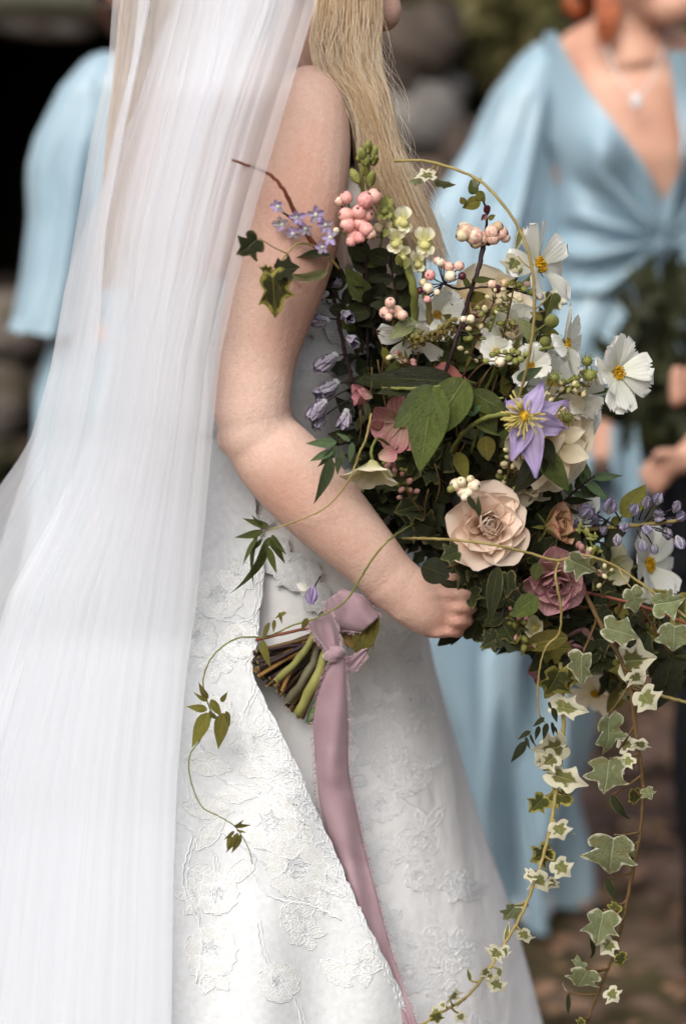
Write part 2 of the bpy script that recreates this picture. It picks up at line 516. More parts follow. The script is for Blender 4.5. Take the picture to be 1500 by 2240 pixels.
for i in range(7000):
    a = rs.uniform(0, 6.283); r = rs.uniform(6.3, 7.6); x, y = r * math.cos(a), r * math.sin(a) * 1.05 - .5
    if y > 5.2 and abs(x) < 6: continue
    zz = rs.random() ** .85 * 4.0; s = rs.uniform(.16, .34); u1 = Vector((rs.uniform(-1, 1), rs.uniform(-1, 1), rs.uniform(-1, 1))).normalized(); u2 = u1.cross(Vector((.3, .2, 1))).normalized()
    b = Vector((x, y, zz)); ac.add([b - u1 * s, b + u2 * s * .5, b + u1 * s, b - u2 * s * .5], [(0, 1, 2, 3)], a=[rs.random()] * 4)
o = part('light_blocking_wood', ac.mesh('light_blocking_wood', False), bpy.data.materials['far_wood_leaf']); o['kind'] = 'stuff'; o['label'] = 'unseen leafy woodland ring added round the clearing to block low light'
# ================================================================== the bride
k = NT('bride_skin')
co = k.coord('Object')
c = k.mix(k.rng(k.noise(9, 3, co), .3, .7), S(209, 180, 165), S(188, 154, 138))
c = k.mix(k.math('MULTIPLY', k.rng(k.noise(6, 4, co), .45, .7), .5), c, S(188, 128, 106))
c = k.mix(k.math('MULTIPLY', k.rng(k.noise(260, 3, co), .42, .62), .15), c, S(170, 122, 102))
vo = k.n('TexVoronoi'); vo.inputs['Scale'].default_value = 34; k.l(co, vo.inputs['Vector'])
mole = k.rng(vo.outputs['Distance'], .045, .085, 1, 0)
hv = k.n('SeparateXYZ'); k.l(vo.outputs['Color'], hv.inputs[0])
c = k.mix(k.math('MULTIPLY', mole, k.rng(hv.outputs[0], .74, .92, 0, .8)), c, S(140, 72, 48))
vo2 = k.n('TexVoronoi'); vo2.inputs['Scale'].default_value = 110; k.l(co, vo2.inputs['Vector'])
c = k.mix(k.rng(vo2.outputs['Distance'], .08, .16, .16, 0), c, S(150, 92, 66))
gp = k.n('NewGeometry').outputs['Position']; vd = k.n('VectorMath', operation='DISTANCE'); k.l(gp, vd.inputs[0]); vd.inputs[1].default_value = P(1005, 1362, -.03)
c = k.mix(k.math('MULTIPLY', k.rng(vd.outputs['Value'], .012, .05, 1, 0), .5), c, S(190, 122, 104))
m_skin = k.done(k.bsdf(c, .66, .22, k.bump(k.math('ADD', k.noise(420, 3, co), k.noise(120, 4, co)), .55, .0012), sss=.12))

bride = thing('person', 'person in a white lace gown and long veil holding a bouquet under one arm', 'person', P(520, 2700, .2) * Vector((1, 1, 0)) if False else (P(520, 1400, .2).x, .2, 0.0))

def body_object(name, lofts, voxel, m, parent, smooth=6):
    """closed lofts fused into one continuous skin"""
    acc = Acc()
    for v, f in lofts: acc.add(v, f)
    me = make_mesh(name + '_raw', np.vstack(acc.v), acc.f)
    tmp = bpy.data.objects.new('tmp_body', me); col.objects.link(tmp)
    r = tmp.modifiers.new('r', 'REMESH'); r.mode = 'VOXEL'; r.voxel_size = voxel; r.use_smooth_shade = True
    s = tmp.modifiers.new('s', 'SMOOTH'); s.factor = .5; s.iterations = smooth
    dg = bpy.context.evaluated_depsgraph_get()
    out = bpy.data.meshes.new_from_object(tmp.evaluated_get(dg)); out.name = name
    bpy.data.objects.remove(tmp); bpy.data.meshes.remove(me)
    out.polygons.foreach_set('use_smooth', [True] * len(out.polygons))
    return part(name, out, m, parent, centred(out))

def px_tube(tab, n, seg=16, squash=.9):
    """tab rows: px, py, Y, radius in photo pixels -> closed loft"""
    t = smooth_path(tab, n)
    pts = [P(a[0], a[1], a[2]) for a in t]
    rad = [a[3] * px_size(a[2]) for a in t]
    # squashed along the view axis (first ring axis points to the camera)
    return tube([list(p) for p in pts], rad, seg, True, squash)

ARM = [(640, 190, .045, 40), (668, 215, .03, 78), (668, 290, .015, 97), (655, 380, .005, 107), (640, 480, 0, 110), (612, 590, -.005, 108), (582, 690, -.01, 99),
       (562, 780, -.015, 88), (553, 850, -.02, 86), (550, 905, -.024, 84), (550, 945, -.026, 72)]
FORE = [(540, 925, -.020, 56), (566, 958, -.023, 79), (606, 1004, -.03, 91), (668, 1070, -.035, 93), (735, 1140, -.04, 84), (800, 1208, -.042, 72), (850, 1262, -.042, 63), (905, 1308, -.04, 60)]
lofts = [px_tube(ARM, 60, 22, .95), px_tube(FORE, 50, 22, .95)]
for (bx, by, bY, br) in [(880, 1338, -.050, 24), (556, 912, -.0225, 84), (562, 945, -.024, 85), (512, 958, -.022, 40), (958, 1378, -.046, 20), (988, 1366, -.036, 18)]:
    q = P(bx, by, bY); v, f = sphere(list(q), br * px_size(bY), 14, 10); lofts.append((v, f))
# deltoid / shoulder mass and upper back
lofts.append(px_tube([(690, 150, .06, 30), (690, 205, .05, 66), (668, 300, .03, 84), (640, 420, .03, 80)], 16, 16, .9))
def ell_loft(tab, n, seg=28, exp=2.0):
    """tab rows: py, centre px, half width px, centre Y, half depth (m)"""
    ys = np.linspace(tab[0][0], tab[-1][0], n); v = []
    ph = np.arange(seg) * 2 * math.pi / seg
    for y in ys:
        cx, hw, cy, d = interp(tab, y)
        c0 = P(cx, y, cy); s = px_size(cy)
        for p in ph:
            q = lambda t: math.copysign(abs(t) ** (2 / exp), t)
            v.append((c0.x + hw * s * q(math.cos(p)), cy + d * q(math.sin(p)), c0.z))
    return np.array(v), ring_faces(n, seg, True)
TORSO = [(90, 560, 70, .15, .06), (140, 540, 130, .14, .07), (200, 520, 180, .13, .085), (350, 510, 215, .135, .10), (600, 520, 235, .145, .115), (760, 560, 270, .15, .125), (930, 545, 270, .16, .12), (1100, 540, 290, .17, .13), (1350, 540, 360, .19, .16)]
lofts.append(ell_loft(TORSO, 40))
# neck and head (only the chin enters the frame)
lofts.append(px_tube([(640, 170, .15, 85), (670, 90, .14, 78), (710, 0, .13, 78), (740, -90, .12, 90)], 14, 16, .95))
hd = P(735, -190, .12); s = px_size(.12)
v, f = sphere((0, 0, 0), 1, 24, 16); v = v * np.array([165, 150, 215]) * s + np.array(list(hd)); lofts.append((v, f))
ch = P(838, 22, .115); v, f = sphere((0, 0, 0), 1, 18, 12); v = v * np.array([40, 44, 46]) * s + np.array(list(ch)); lofts.append((v, f))
lofts.append(px_tube([(838, 22, .115, 40), (800, -20, .115, 60), (740, -70, .12, 95)], 8, 14, 1))
nose = P(905, -190, .115); v, f = sphere((0, 0, 0), 1, 14, 10); v = v * np.array([30, 28, 40]) * s + np.array(list(nose)); lofts.append((v, f))
lip = P(880, -70, .115); v, f = sphere((0, 0, 0), 1, 14, 10); v = v * np.array([28, 40, 24]) * s + np.array(list(lip)); lofts.append((v, f))
for (bx, by) in [(978, 1302), (990, 1326), (986, 1352), (968, 1376)]:
    v, f = sphere(list(P(bx, by, -.034)), 14 * px_size(-.034), 12, 8); lofts.append((v, f))
for (a_, b_) in [((905, 1306), (978, 1302)), ((905, 1318), (990, 1328)), ((900, 1332), (984, 1354))]:
    lofts.append(px_tube([(*a_, -.058, 5), ((a_[0] + b_[0]) / 2, (a_[1] + b_[1]) / 2, -.059, 6), (*b_, -.047, 7)], 8, 8, 1))
# hand: palm bends at the wrist and closes round the stems behind the leaves
lofts.append(px_tube([(850, 1264, -.042, 64), (885, 1296, -.041, 62), (918, 1320, -.040, 62), (950, 1336, -.034, 63), (985, 1342, -.020, 56), (1005, 1342, -.004, 44)], 20, 18, list(np.linspace(.98, .70, 20))))
for (a, b, c_, d) in [((962, 1300, -.044), (1000, 1298, -.053), (1026, 1300, -.034), (1024, 1290, .004)),
                      ((968, 1326, -.044), (1006, 1328, -.053), (1033, 1330, -.034), (1030, 1318, .004)),
                      ((964, 1352, -.043), (1000, 1358, -.051), (1024, 1360, -.032), (1020, 1346, .004)),
                      ((952, 1374, -.040), (984, 1382, -.047), (1004, 1384, -.030), (1000, 1372, .004))]:
    lofts.append(px_tube([(*a, 15), (*b, 13.5), (*c_, 12), (*d, 10)], 18, 12, 1))
lofts.append(px_tube([(905, 1296, -.035, 30), (945, 1286, -.034, 27), (972, 1276, -.026, 24), (992, 1272, -.012, 20), (1000, 1278, .006, 14)], 16, 12, 1))
body = body_object('body', lofts, .0029, m_skin, bride, 7)

# ---------------------------------------------------------------- gown
def skirt_edges(py):
    return interp([(900, 270, 835), (1000, 250, 860), (1200, 170, 900), (1400, 60, 945), (1600, -30, 1000), (1800, -100, 1060), (2000, -180, 1130), (2240, -250, 1195), (2700, -380, 1330)], py)
def skirt_d(py):
    return interp([(900, .16, .145), (1000, .17, .15), (1400, .2, .2), (1800, .2, .26), (2240, .2, .33), (2700, .2, .4)], py)
def skirtY(px, py):
    L, R_ = skirt_edges(py); yc, d = skirt_d(py)
    t = np.clip((px - (L + R_) / 2) / ((R_ - L) / 2), -.999, .999)
    return yc - d * np.sqrt(1 - t * t)
k = NT('ivory_satin')
co = k.coord('Object')
c = k.mix(k.rng(k.noise(7, 4, co), .35, .65), S(243, 244, 244), S(234, 235, 235))
vn = k.n('TexVoronoi', feature='SMOOTH_F1'); vn.inputs['Scale'].default_value = 26
wv = k.n('VectorMath', operation='ADD'); nn = k.n('TexNoise'); nn.inputs['Scale'].default_value = 18; k.l(co, nn.inputs['Vector'])
sc_ = k.n('VectorMath', operation='SCALE'); k.l(nn.outputs['Color'], sc_.inputs[0]); sc_.inputs['Scale'].default_value = .07
k.l(co, wv.inputs[0]); k.l(sc_.outputs[0], wv.inputs[1]); k.l(wv.outputs[0], vn.inputs['Vector'])
m_satin = k.done(k.bsdf(c, .55, .25, k.bump(k.math('ADD', vn.outputs['Distance'], k.math('MULTIPLY', k.noise(60, 4, co), .6)), .4, .006), sheen=.15))
m_net = plain_mat('ivory_net', S(207, 210, 212), S(196, 199, 201), .75, 160, .1, .6, 900, .0010)
m_lace_fill = plain_mat('lace_mesh', S(214, 216, 216), S(200, 202, 200), .8, 420, .1, .9, 700, .0012)
m_lace = plain_mat('white_lace', S(230, 233, 235), S(221, 225, 228), .75, 200, .15, .7, 600, .001)
m_tonal = plain_mat('tonal_thread', S(236, 238, 239), S(226, 228, 229), .7, 300, .15, .6, 700, .001)

def wrap_loft(ys, seg, yoff=0.0, folds=None):
    v = []; uv = []
    ph = np.arange(seg) * 2 * math.pi / seg
    for y in ys:
        L, R_ = skirt_edges(y); yc, d = skirt_d(y); d += yoff
        c0 = P((L + R_) / 2, y, yc); s = px_size(yc); hw = (R_ - L) / 2 * s
        for p in ph:
            fo = folds(p, y) if folds else 0
            v.append((c0.x + (hw + fo) * math.cos(p), yc + (d + fo) * math.sin(p), c0.z)); uv.append((p / 6.283, y / 2240))
    return np.array(v), np.array(uv)
def sk_fold(p, y):
    a = np.clip((y - 1300) / 900, 0, 1)
    return a * (.012 * math.sin(p * 6 + .6 * math.sin(y / 300)) + .003 * math.sin(p * 9 + 1.0 + y / 500)) + .0008 * math.sin(p * 14 + y / 90)
ys = np.linspace(985, 2700, 90)
v, uv = wrap_loft(ys, 160, 0, sk_fold)
# the skirt reaches the ground
me = make_mesh('skirt', v, ring_faces(len(ys), 160), uv); M4 = centred(me)
skirt = part('skirt', me, m_satin, bride, M4)
BODT = [(585, 530, 240, .145, .119), (700, 548, 262, .147, .128), (800, 560, 284, .15, .132), (930, 548, 284, .16, .130), (1010, 545, 292, .165, .138)]
v, f = ell_loft(BODT, 24, 60)
for i in range(len(v)): v[i, 1] += .0012 * math.sin(v[i, 0] * 140) * math.sin(v[i, 2] * 90)
me = make_mesh('bodice', v, ring_faces(24, 60)); bodice = part('bodice', me, m_net, bride, centred(me))

# lace overskirt panel: its scalloped front edge runs down from the hip
EDGE = [(960, 520), (1080, 556), (1200, 576), (1290, 573), (1400, 562), (1470, 550), (1530, 575), (1600, 612), (1700, 660), (1800, 702), (1920, 756), (2080, 832), (2240, 908), (2400, 985)]
def over_edge(py): return interp(EDGE, py)
def overY(px, py):
    """front face of the lace panel"""
    y = float(skirtY(px, py)) - interp([(960, .004), (1200, .008), (1500, .03), (2000, .034), (2400, .034)], py)
    e = over_edge(py); w = (e - px) / 120.0
    amp = np.clip((py - 1300) / 500, 0, 1)
    return y - amp * (.010 * math.exp(-w * w * 3) - .008 * math.exp(-(w - 1.6) ** 2 * 1.5)) - amp * .006 * math.sin(px / 38.0 + py / 420)
nU, nV = 90, 130
pys = np.linspace(960, 2420, nV); v = []; uv = []
for j, py in enumerate(pys):
    e = over_edge(py) + 4.5 * abs(math.sin(py / 17.0)) - 2 + 2 * math.sin(py / 47)
    l = interp([(960, 300), (1400, 80), (1800, -80), (2420, -280)], py)
    for i in range(nU):
        t = i / (nU - 1); px = l + (e - l) * (1 - (1 - t) ** 1.6)
        v.append(list(P(px, py, overY(px, py)))); uv.append((t, py / 2240))
v = np.array(v); f = [(j * nU + i, j * nU + i + 1, (j + 1) * nU + i + 1, (j + 1) * nU + i) for j in range(nV - 1) for i in range(nU - 1)]
me = make_mesh('lace_panel', v, f, uv)
panel = part('lace_panel', me, m_net, bride, centred(me))

# embroidered flowers, leaves and vines: raised cords and filled petals sewn on the panel
cords, fills = Acc(), Acc()
def sew(px, py, lift=.0016): return list(P(px, py, overY(px, py) - lift))
def cord(pts, r=.0008, lift=.0007, n=None):
    r = r * .52
    n = n or max(6, int(len(pts) * 4))
    p = smooth_path(pts, n)
    p = p + np.stack([2.0 * np.sin(p[:, 1] * .31 + p[:, 0] * .13), 2.0 * np.sin(p[:, 0] * .27 + p[:, 1] * .11)], 1)
    ok = [q for q in p if q[0] < over_edge(q[1]) + 2]
    if len(ok) > 3: cords.add(*tube([sew(a, b, lift) for a, b in ok], r * random.uniform(.75, 1.2), 4))
def fill(poly, lift=.0004):
    p = smooth_path(poly + [poly[0]], 23)[:-1]
    c0 = p.mean(0)
    if any(q[0] > over_edge(q[1]) + 3 for q in p): return
    vs = [sew(c0[0], c0[1], lift + .0003)] + [sew(a, b, lift) for a, b in p]
    fills.add(vs, [(0, 1 + i, 1 + (i + 1) % 22) for i in range(22)])
def lace_leaf(x, y, ang, L, W, veins=5):
    d = (math.cos(ang), math.sin(ang)); n_ = (-d[1], d[0])
    q = lambda u, w: (x + d[0] * u * L + n_[0] * w * W, y + d[1] * u * L + n_[1] * w * W)
    out = [q(0, 0), q(.2, .7), q(.5, 1), q(.8, .55), q(1, 0), q(.8, -.55), q(.5, -1), q(.2, -.7)]
    fill(out); cord(out + [out[0]]); cord([q(0, 0), q(.5, .08), q(.95, 0)], .0009)
    for i in range(veins):
        u = .15 + .7 * i / veins
        cord([q(u, 0), q(u + .12, .35), q(u + .17, .7)], .0007); cord([q(u, 0), q(u + .12, -.35), q(u + .17, -.7)], .0007)
def lace_rose(x, y, R_):
    for ring, (rr, nn_, ph) in enumerate([(1.0, 6, .2), (.68, 5, .7), (.38, 4, .1)]):
        for i in range(nn_):
            a = ph + i * 6.283 / nn_; w = 3.6 / nn_
            q = lambda r, da: (x + R_ * r * math.cos(a + da), y + R_ * r * math.sin(a + da))
            out = [q(rr * .35, -w * .5), q(rr * .85, -w), q(rr * 1.02, -w * .4), q(rr * .95, 0), q(rr * 1.04, w * .4), q(rr * .85, w), q(rr * .35, w * .5)]
            if ring == 0: fill(out, .0008)
            cord(out)
            for da in (-.5, 0, .5): cord([q(rr * .5, da * w * .6), q(rr * .72, da * w * .9), q(rr * .88, da * w)], .0006)
    sp = [(x + R_ * .3 * t * math.cos(9 * t), y + R_ * .3 * t * math.sin(9 * t)) for t in np.linspace(.1, 1, 12)]
    cord(sp)
def lace_daisy(x, y, R_, n_=5):
    a0 = random.uniform(0, 6)
    for i in range(n_): lace_leaf(x + R_ * .15 * math.cos(a0 + i * 6.283 / n_), y + R_ * .15 * math.sin(a0 + i * 6.283 / n_), a0 + i * 6.283 / n_, R_ * .85, R_ * .32, 3)
    cord([(x + R_ * .14 * math.cos(t), y + R_ * .14 * math.sin(t)) for t in np.linspace(0, 6.3, 8)])
rl = random.Random(5)
random.seed(21)
lace_rose(478, 1300, 55); lace_rose(432, 1395, 42); lace_rose(525, 1400, 40); lace_daisy(520, 1260, 45); lace_daisy(470, 1450, 42)
for a in (.4, 1.2, 2.2, 3.0, 4.2, 5.4): lace_leaf(480 + 40 * math.cos(a), 1345 + 50 * math.sin(a), a, 60, 17)
cord([(430, 1250), (460, 1330), (520, 1345), (560, 1370)]); cord([(420, 1300), (470, 1350), (530, 1360), (565, 1340)])
lace_rose(590, 1800, 62); lace_rose(470, 1560, 40); lace_daisy(560, 1620, 60, 6); lace_daisy(610, 1700, 62, 6); lace_rose(650, 1900, 66); lace_daisy(660, 1960, 55)
lace_leaf(400, 1660, .2, 110, 26); lace_leaf(395, 1760, .1, 120, 26); lace_leaf(520, 1690, -.3, 100, 24); lace_leaf(470, 1740, -.1, 100, 22)
lace_leaf(430, 1860, -.9, 100, 20); lace_leaf(410, 1900, .3, 80, 22); lace_rose(475, 1955, 46); lace_daisy(430, 1960, 48); lace_rose(462, 2080, 56); lace_daisy(465, 2130, 50)
lace_daisy(670, 2040, 42); lace_leaf(620, 1980, 1.2, 80, 20); lace_leaf(560, 1880, 2.5, 90, 20); lace_leaf(700, 2100, .7, 90, 22); lace_daisy(790, 2110, 50); lace_rose(610, 2150, 44)
for i in range(16):
    y = 1560 + i * 26; x = over_edge(y) - rl.uniform(25, 90); lace_leaf(x, y, rl.uniform(.4, 1.5), rl.uniform(50, 85), rl.uniform(12, 18), 4)
for (pts) in [[(560, 1500), (530, 1580), (560, 1680), (640, 1760)], [(430, 1620), (480, 1700), (560, 1740), (660, 1800)], [(400, 1700), (440, 1800), (500, 1830), (590, 1900)],
              [(420, 1830), (400, 1930), (440, 2040), (430, 2150)], [(540, 1900), (590, 1960), (680, 1980), (740, 2010)], [(560, 2010), (580, 2100), (650, 2200), (660, 2300)], [(380, 1790), (450, 1850), (470, 1900), (455, 2000)]]:
    cord(pts, .0013, n=30); cord([(a + 9, b + 3) for a, b in pts], .0009, n=30)
# corded scallops along the front edge
for off in (3, 12):
    for a in np.arange(1210, 2330, 60.0):
        cord([(over_edge(y) - off + 3 * math.sin(y / 9), y) for y in np.linspace(a, a + 66, 9)], .0011, n=26)
random.seed(11)
me = fills.mesh('lace_petals'); part('lace_petals', me, m_lace_fill, panel, centred(me), kind='stuff')
me = cords.mesh('lace_cords'); part('lace_cords', me, m_lace, panel, centred(me), kind='stuff')

# faint tonal embroidery over the satin skirt
from mathutils.bvhtree import BVHTree
_m = skirt.data; _w = WM[skirt.name]
_tree = BVHTree.FromPolygons([_w @ v.co for v in _m.vertices], [tuple(p.vertices) for p in _m.polygons])
def sew_s(px, py, lift=.0016):
    d = (P(px, py, 0) - CAM).normalized(); h, nn_, i_, ds = _tree.ray_cast(CAM, d)
    if h is None: return list(P(px, py, .2))
    return list(h - d * (lift * .5 + .0003))
_keep = (sew, over_edge)
cords, fills = Acc(), Acc()
sew = sew_s; over_edge = lambda y: interp([(1200, 890), (1400, 925), (1600, 975), (1800, 1035), (2000, 1100), (2300, 1185)], y) - 10
random.seed(15)
for i in range(36):
    y = 1390 + 25 * i + random.uniform(-14, 14); x = random.uniform(interp([(1390, 800), (1600, 720), (2240, 830)], y), over_edge(y) - 40)
    q = i % 3
    if q == 0: lace_rose(x, y, random.uniform(30, 52))
    elif q == 1: lace_daisy(x, y, random.uniform(34, 56), random.choice([5, 6]))
    else:
        for j in range(3): lace_leaf(x + random.uniform(-20, 20), y + random.uniform(-20, 20), random.uniform(0, 6.3), random.uniform(46, 80), random.uniform(12, 20))
    if i % 3 == 0: cord([(x, y), (x + random.uniform(-40, 20), y + 50), (x + random.uniform(-60, 60), y + 100)], .0006, n=20)
sew, over_edge = _keep
random.seed(11)
me = fills.mesh('lace_petals'); part('lace_petals', me, m_tonal, skirt, centred(me), kind='stuff')
me = cords.mesh('lace_cords'); part('lace_cords', me, m_tonal, skirt, centred(me), kind='stuff')

# lace on the bodice between arm and bouquet, and below the forearm
cords, fills = Acc(), Acc()
def sew_b(px, py, lift=.0016):
    cx, hw, cy, d = interp(BODT, min(max(py, 585), 1010)) if py < 1000 else (0, 1, 0, 0)
    if py < 1000:
        t = np.clip((px - cx) / hw, -.99, .99); return list(P(px, py, cy - d * math.sqrt(1 - t * t) - lift))
    return list(P(px, py, float(skirtY(px, py)) - lift - .002))
_keep = (sew, over_edge)
sew = sew_b; over_edge = lambda y: 5000
random.seed(4)
for i in range(16):
    x, y = rand_in([(650, 640), (790, 620), (800, 930), (760, 980), (650, 860)])
    lace_rose(x, y, random.uniform(24, 40)) if i % 2 else lace_daisy(x, y, random.uniform(26, 40))
for i in range(12):
    x, y = rand_in([(575, 1150), (640, 1200), (720, 1290), (660, 1330), (590, 1300)])
    lace_rose(x, y, random.uniform(22, 34)) if i % 2 else lace_daisy(x, y, random.uniform(22, 36))
for i in range(9):
    x, y = rand_in([(470, 980), (520, 1060), (600, 1150), (560, 1190), (480, 1060)])
    lace_leaf(x, y, random.uniform(0, 3), random.uniform(40, 70), 14)
sew, over_edge = _keep
random.seed(11)
me = fills.mesh('lace_petals'); part('lace_petals', me, m_lace_fill, bodice, centred(me), kind='stuff')
me = cords.mesh('lace_cords'); part('lace_cords', me, m_lace, bodice, centred(me), kind='stuff')

# ---------------------------------------------------------------- veil: pleated sheer tulle
k = NT('tulle')
u, v_ = k.uv()
w1 = k.n('TexNoise'); cmb = k.n('CombineXYZ'); k.put(cmb.inputs[0], k.math('MULTIPLY', u, 22.0)); k.put(cmb.inputs[1], k.math('MULTIPLY', v_, 1.3)); k.l(cmb.outputs[0], w1.inputs['Vector'])
w1.inputs['Scale'].default_value = 1.0; w1.inputs['Detail'].default_value = 1.5
dens = k.rng(w1.outputs[0], .25, .75, .38, .45)
d = k.bsdf(S(238, 241, 246), .8, .1, sheen=.2)
d = k.translucent(d, S(242, 244, 248), .45)
tr = k.n('BsdfTransparent'); x = k.n('MixShader'); k.put(x.inputs[0], dens); k.l(tr.outputs[0], x.inputs[1]); k.l(d, x.inputs[2])
m_tulle = k.done(x.outputs[0])
VL = [(-120, 262), (10, 246), (130, 238), (300, 200), (600, 150), (800, 112), (960, 78), (1150, 14), (1300, -30), (1700, -120), (2500, -260)]
VS = [(-120, 420), (10, 395), (300, 318), (500, 268), (640, 250), (800, 232), (960, 196), (1150, 104), (1300, 20), (1700, -100), (2500, -250)]
VR = [(-120, 722), (10, 690), (240, 622), (450, 560), (640, 512), (780, 482), (930, 467), (1100, 452), (1300, 432), (1500, 405), (1700, 388), (1900, 380), (2500, 372)]
def veilY(t, py):
    """t: 0 at the back edge, 1 at the front edge"""
    b = interp([(-120, -.03), (60, -.055), (200, -.085), (500, -.088), (900, -.09), (1100, -.085), (1400, -.085), (1800, -.13), (2240, -.20), (2500, -.24)], py)
    return b + .20 * max(0, 1 - t * 1.25) ** 2
def veil_sheet(name, left, right, t0, t1, nu, pleats, amp, seed, off=0.0, cut=None, wob=1.0):
    rs = random.Random(seed)
    comps = [(rs.uniform(.6, 1.4) * pleats, rs.uniform(0, 6.28), rs.uniform(-.9, .9)) for _ in range(4)] + [(pleats * rs.uniform(2.2, 3.4), rs.uniform(0, 6), rs.uniform(-.6, .6)) for _ in range(3)]
    nv = 100; v = []; uv = []; pys = np.linspace(-120, 2480, nv)
    for j, py in enumerate(pys):
        l, r = left(py), right(py)
        for i in range(nu):
            t = i / (nu - 1)
            ph = t + .025 * wob * math.sin(py / 420 + t * 5 + seed)
            z = sum(math.sin(6.283 * f * ph + a + d_ * math.sin(py / 700 + a)) for f, a, d_ in comps[:4]) / 4 + .10 * sum(math.sin(6.283 * f * ph + a) for f, a, d_ in comps[4:]) / 3
            xs = sum(math.cos(6.283 * f * ph + a + d_ * math.sin(py / 700 + a)) for f, a, d_ in comps[:4]) / 4
            edge = min(1, t * 14, (1 - t) * 14)
            fade = interp([(-120, 1), (600, .9), (1200, .4), (2500, .35)], py)
            px = l + (r - l) * t + xs * amp * .85 * edge * fade
            Y = veilY(t0 + (t1 - t0) * t, py) + off + z * amp * .00024 * fade * (.4 + .6 * edge)
            v.append(list(P(px, py, Y))); uv.append((t * abs(t1 - t0) * 1.5 + seed, py / 2240))
    f = [(j * nu + i, j * nu + i + 1, (j + 1) * nu + i + 1, (j + 1) * nu + i) for j in range(nv - 1) for i in range(nu - 1)]
    me = make_mesh(name, np.array(v), f, uv)
    return me
fl = lambda tab: (lambda y: interp(tab, y))
veil = None
sheets = [veil_sheet('veil', fl(VL), fl(VR), 0, 1, 260, 9, 14, 1),
          veil_sheet('veil', fl(VS), lambda y: interp(VR, y) - interp([(-120, 40), (300, 62), (600, 40), (900, 16), (2500, 4)], y), .30, 1, 300, 13, 15, 2, .012),
          veil_sheet('veil', lambda y: interp(VS, y) + 12, lambda y: interp(VR, y) - interp([(-120, 90), (300, 125), (600, 80), (900, 30), (2500, 8)], y), .32, .95, 240, 11, 16, 3, .022),
          veil_sheet('veil', lambda y: interp(VS, y) + 40 + .18 * max(0, 500 - y) * .3, lambda y: interp(VR, y) - interp([(-120, 130), (300, 170), (900, 60), (2500, 20)], y), .36, .85, 200, 9, 18, 4, .030),
          veil_sheet('veil', lambda y: interp(VL, y) + interp([(-120, 60), (300, 50), (900, 34), (1300, 60), (2500, 150)], y), lambda y: interp(VS, y) - interp([(-120, 78), (300, 50), (600, 30), (900, 12), (1300, -60), (2500, -90)], y), .05, .28, 150, 6, 10, 5, .014),
          veil_sheet('veil', lambda y: interp(VS, y) - interp([(-120, 14), (250, 40), (620, 108), (1000, 132), (1300, 200), (2500, 380)], y), lambda y: interp(VS, y) + interp([(-120, 0), (500, 10), (1300, 60), (2500, 120)], y), .02, .34, 170, 7, 9, 7, .018)]
for i, me in enumerate(sheets):
    part('veil', me, m_tulle, bride, centred(me))

# ---------------------------------------------------------------- hair: long loose blonde lengths
k = NT('blonde_hair')
cc = k.ramp(k.attr(), [(0, S(160, 124, 84)), (.3, S(216, 186, 144)), (.65, S(238, 217, 184)), (1, S(250, 240, 220))])
m_hair = k.done(k.bsdf(cc, .42, .5, sheen=.1))
HL = [(-160, 700), (-60, 690), (20, 686), (90, 674), (150, 684), (210, 742), (270, 768), (330, 778), (400, 790), (480, 830), (560, 890)]
HR = [(-160, 800), (-60, 830), (20, 838), (90, 832), (150, 836), (220, 856), (290, 868), (350, 888), (420, 918), (480, 944), (560, 972)]
acc = Acc(); rs = random.Random(2)
def strand(px, py, Y, r, tone, seg=3):
    pts = np.array([list(P(a, b, c_)) for a, b, c_ in zip(px, py, Y)])
    v, f = tube(pts, np.linspace(r, r * .55, len(pts)), seg, False); acc.add(v, f, a=np.full(len(v), tone))
nS = 4200
for i in range(nS):
    lay = rs.random()
    s0 = rs.random(); s1 = np.clip(s0 + rs.gauss(0, .10), 0, 1); ph = rs.uniform(0, 6.28); am = rs.uniform(2, 12); fr = rs.uniform(60, 130)
    end = rs.uniform(420, 575) if rs.random() < .8 else rs.uniform(300, 450)
    ys = np.linspace(-150, end, 16); w = (ys + 150) / 725
    sx = s0 * (1 - w) + s1 * w + .02 * np.sin(ys / 110 + 9 * s0)
    px = np.array([interp(HL, y) + (interp(HR, y) - interp(HL, y)) * q for y, q in zip(ys, sx)]) + am * np.sin(ys / fr + ph) * w
    clump = math.sin(s0 * 31) * .5 + math.sin(s0 * 67 + 1) * .5
    Y = .055 + .045 * lay - .030 * math.sin(math.pi * s0) + .008 * clump + 0 * ys
    Y = Y + np.interp(ys, [-150, 100, 200, 560], [.02, 0, -.015, -.01])
    tone = min(1, max(0, .55 + .3 * clump + rs.gauss(0, .17) - .35 * lay * (s0 < .35) - .12 * (ys.mean() < 0)))
    strand(px, ys, Y, .00027, tone)
for i in range(90):   # flyaways on the outer side
    y0 = rs.uniform(20, 450); L_ = rs.uniform(60, 200); ys = np.linspace(y0, y0 + L_, 9); q = np.linspace(0, 1, 9)
    px = np.array([interp(HR, y) for y in ys]) - 8 + rs.uniform(5, 45) * np.sin(q * rs.uniform(1.2, 3.2)) * rs.choice([1, 1, 1, -.6])
    strand(px, ys, np.full(9, .05 + rs.uniform(-.03, .03)), .00016, .9)
for i in range(260):   # crossing wisps
    y0 = rs.uniform(0, 380); L_ = rs.uniform(80, 240); ys = np.linspace(y0, y0 + L_, 9); q = np.linspace(0, 1, 9)
    s0 = rs.random(); s1 = np.clip(s0 + rs.uniform(-.5, .5), 0, 1); sx = s0 * (1 - q) + s1 * q
    px = np.array([interp(HL, y) + (interp(HR, y) - interp(HL, y)) * t for y, t in zip(ys, sx)])
    strand(px, ys, np.full(9, .012 + rs.uniform(-.004, .01)), .00022, rs.uniform(.5, 1))
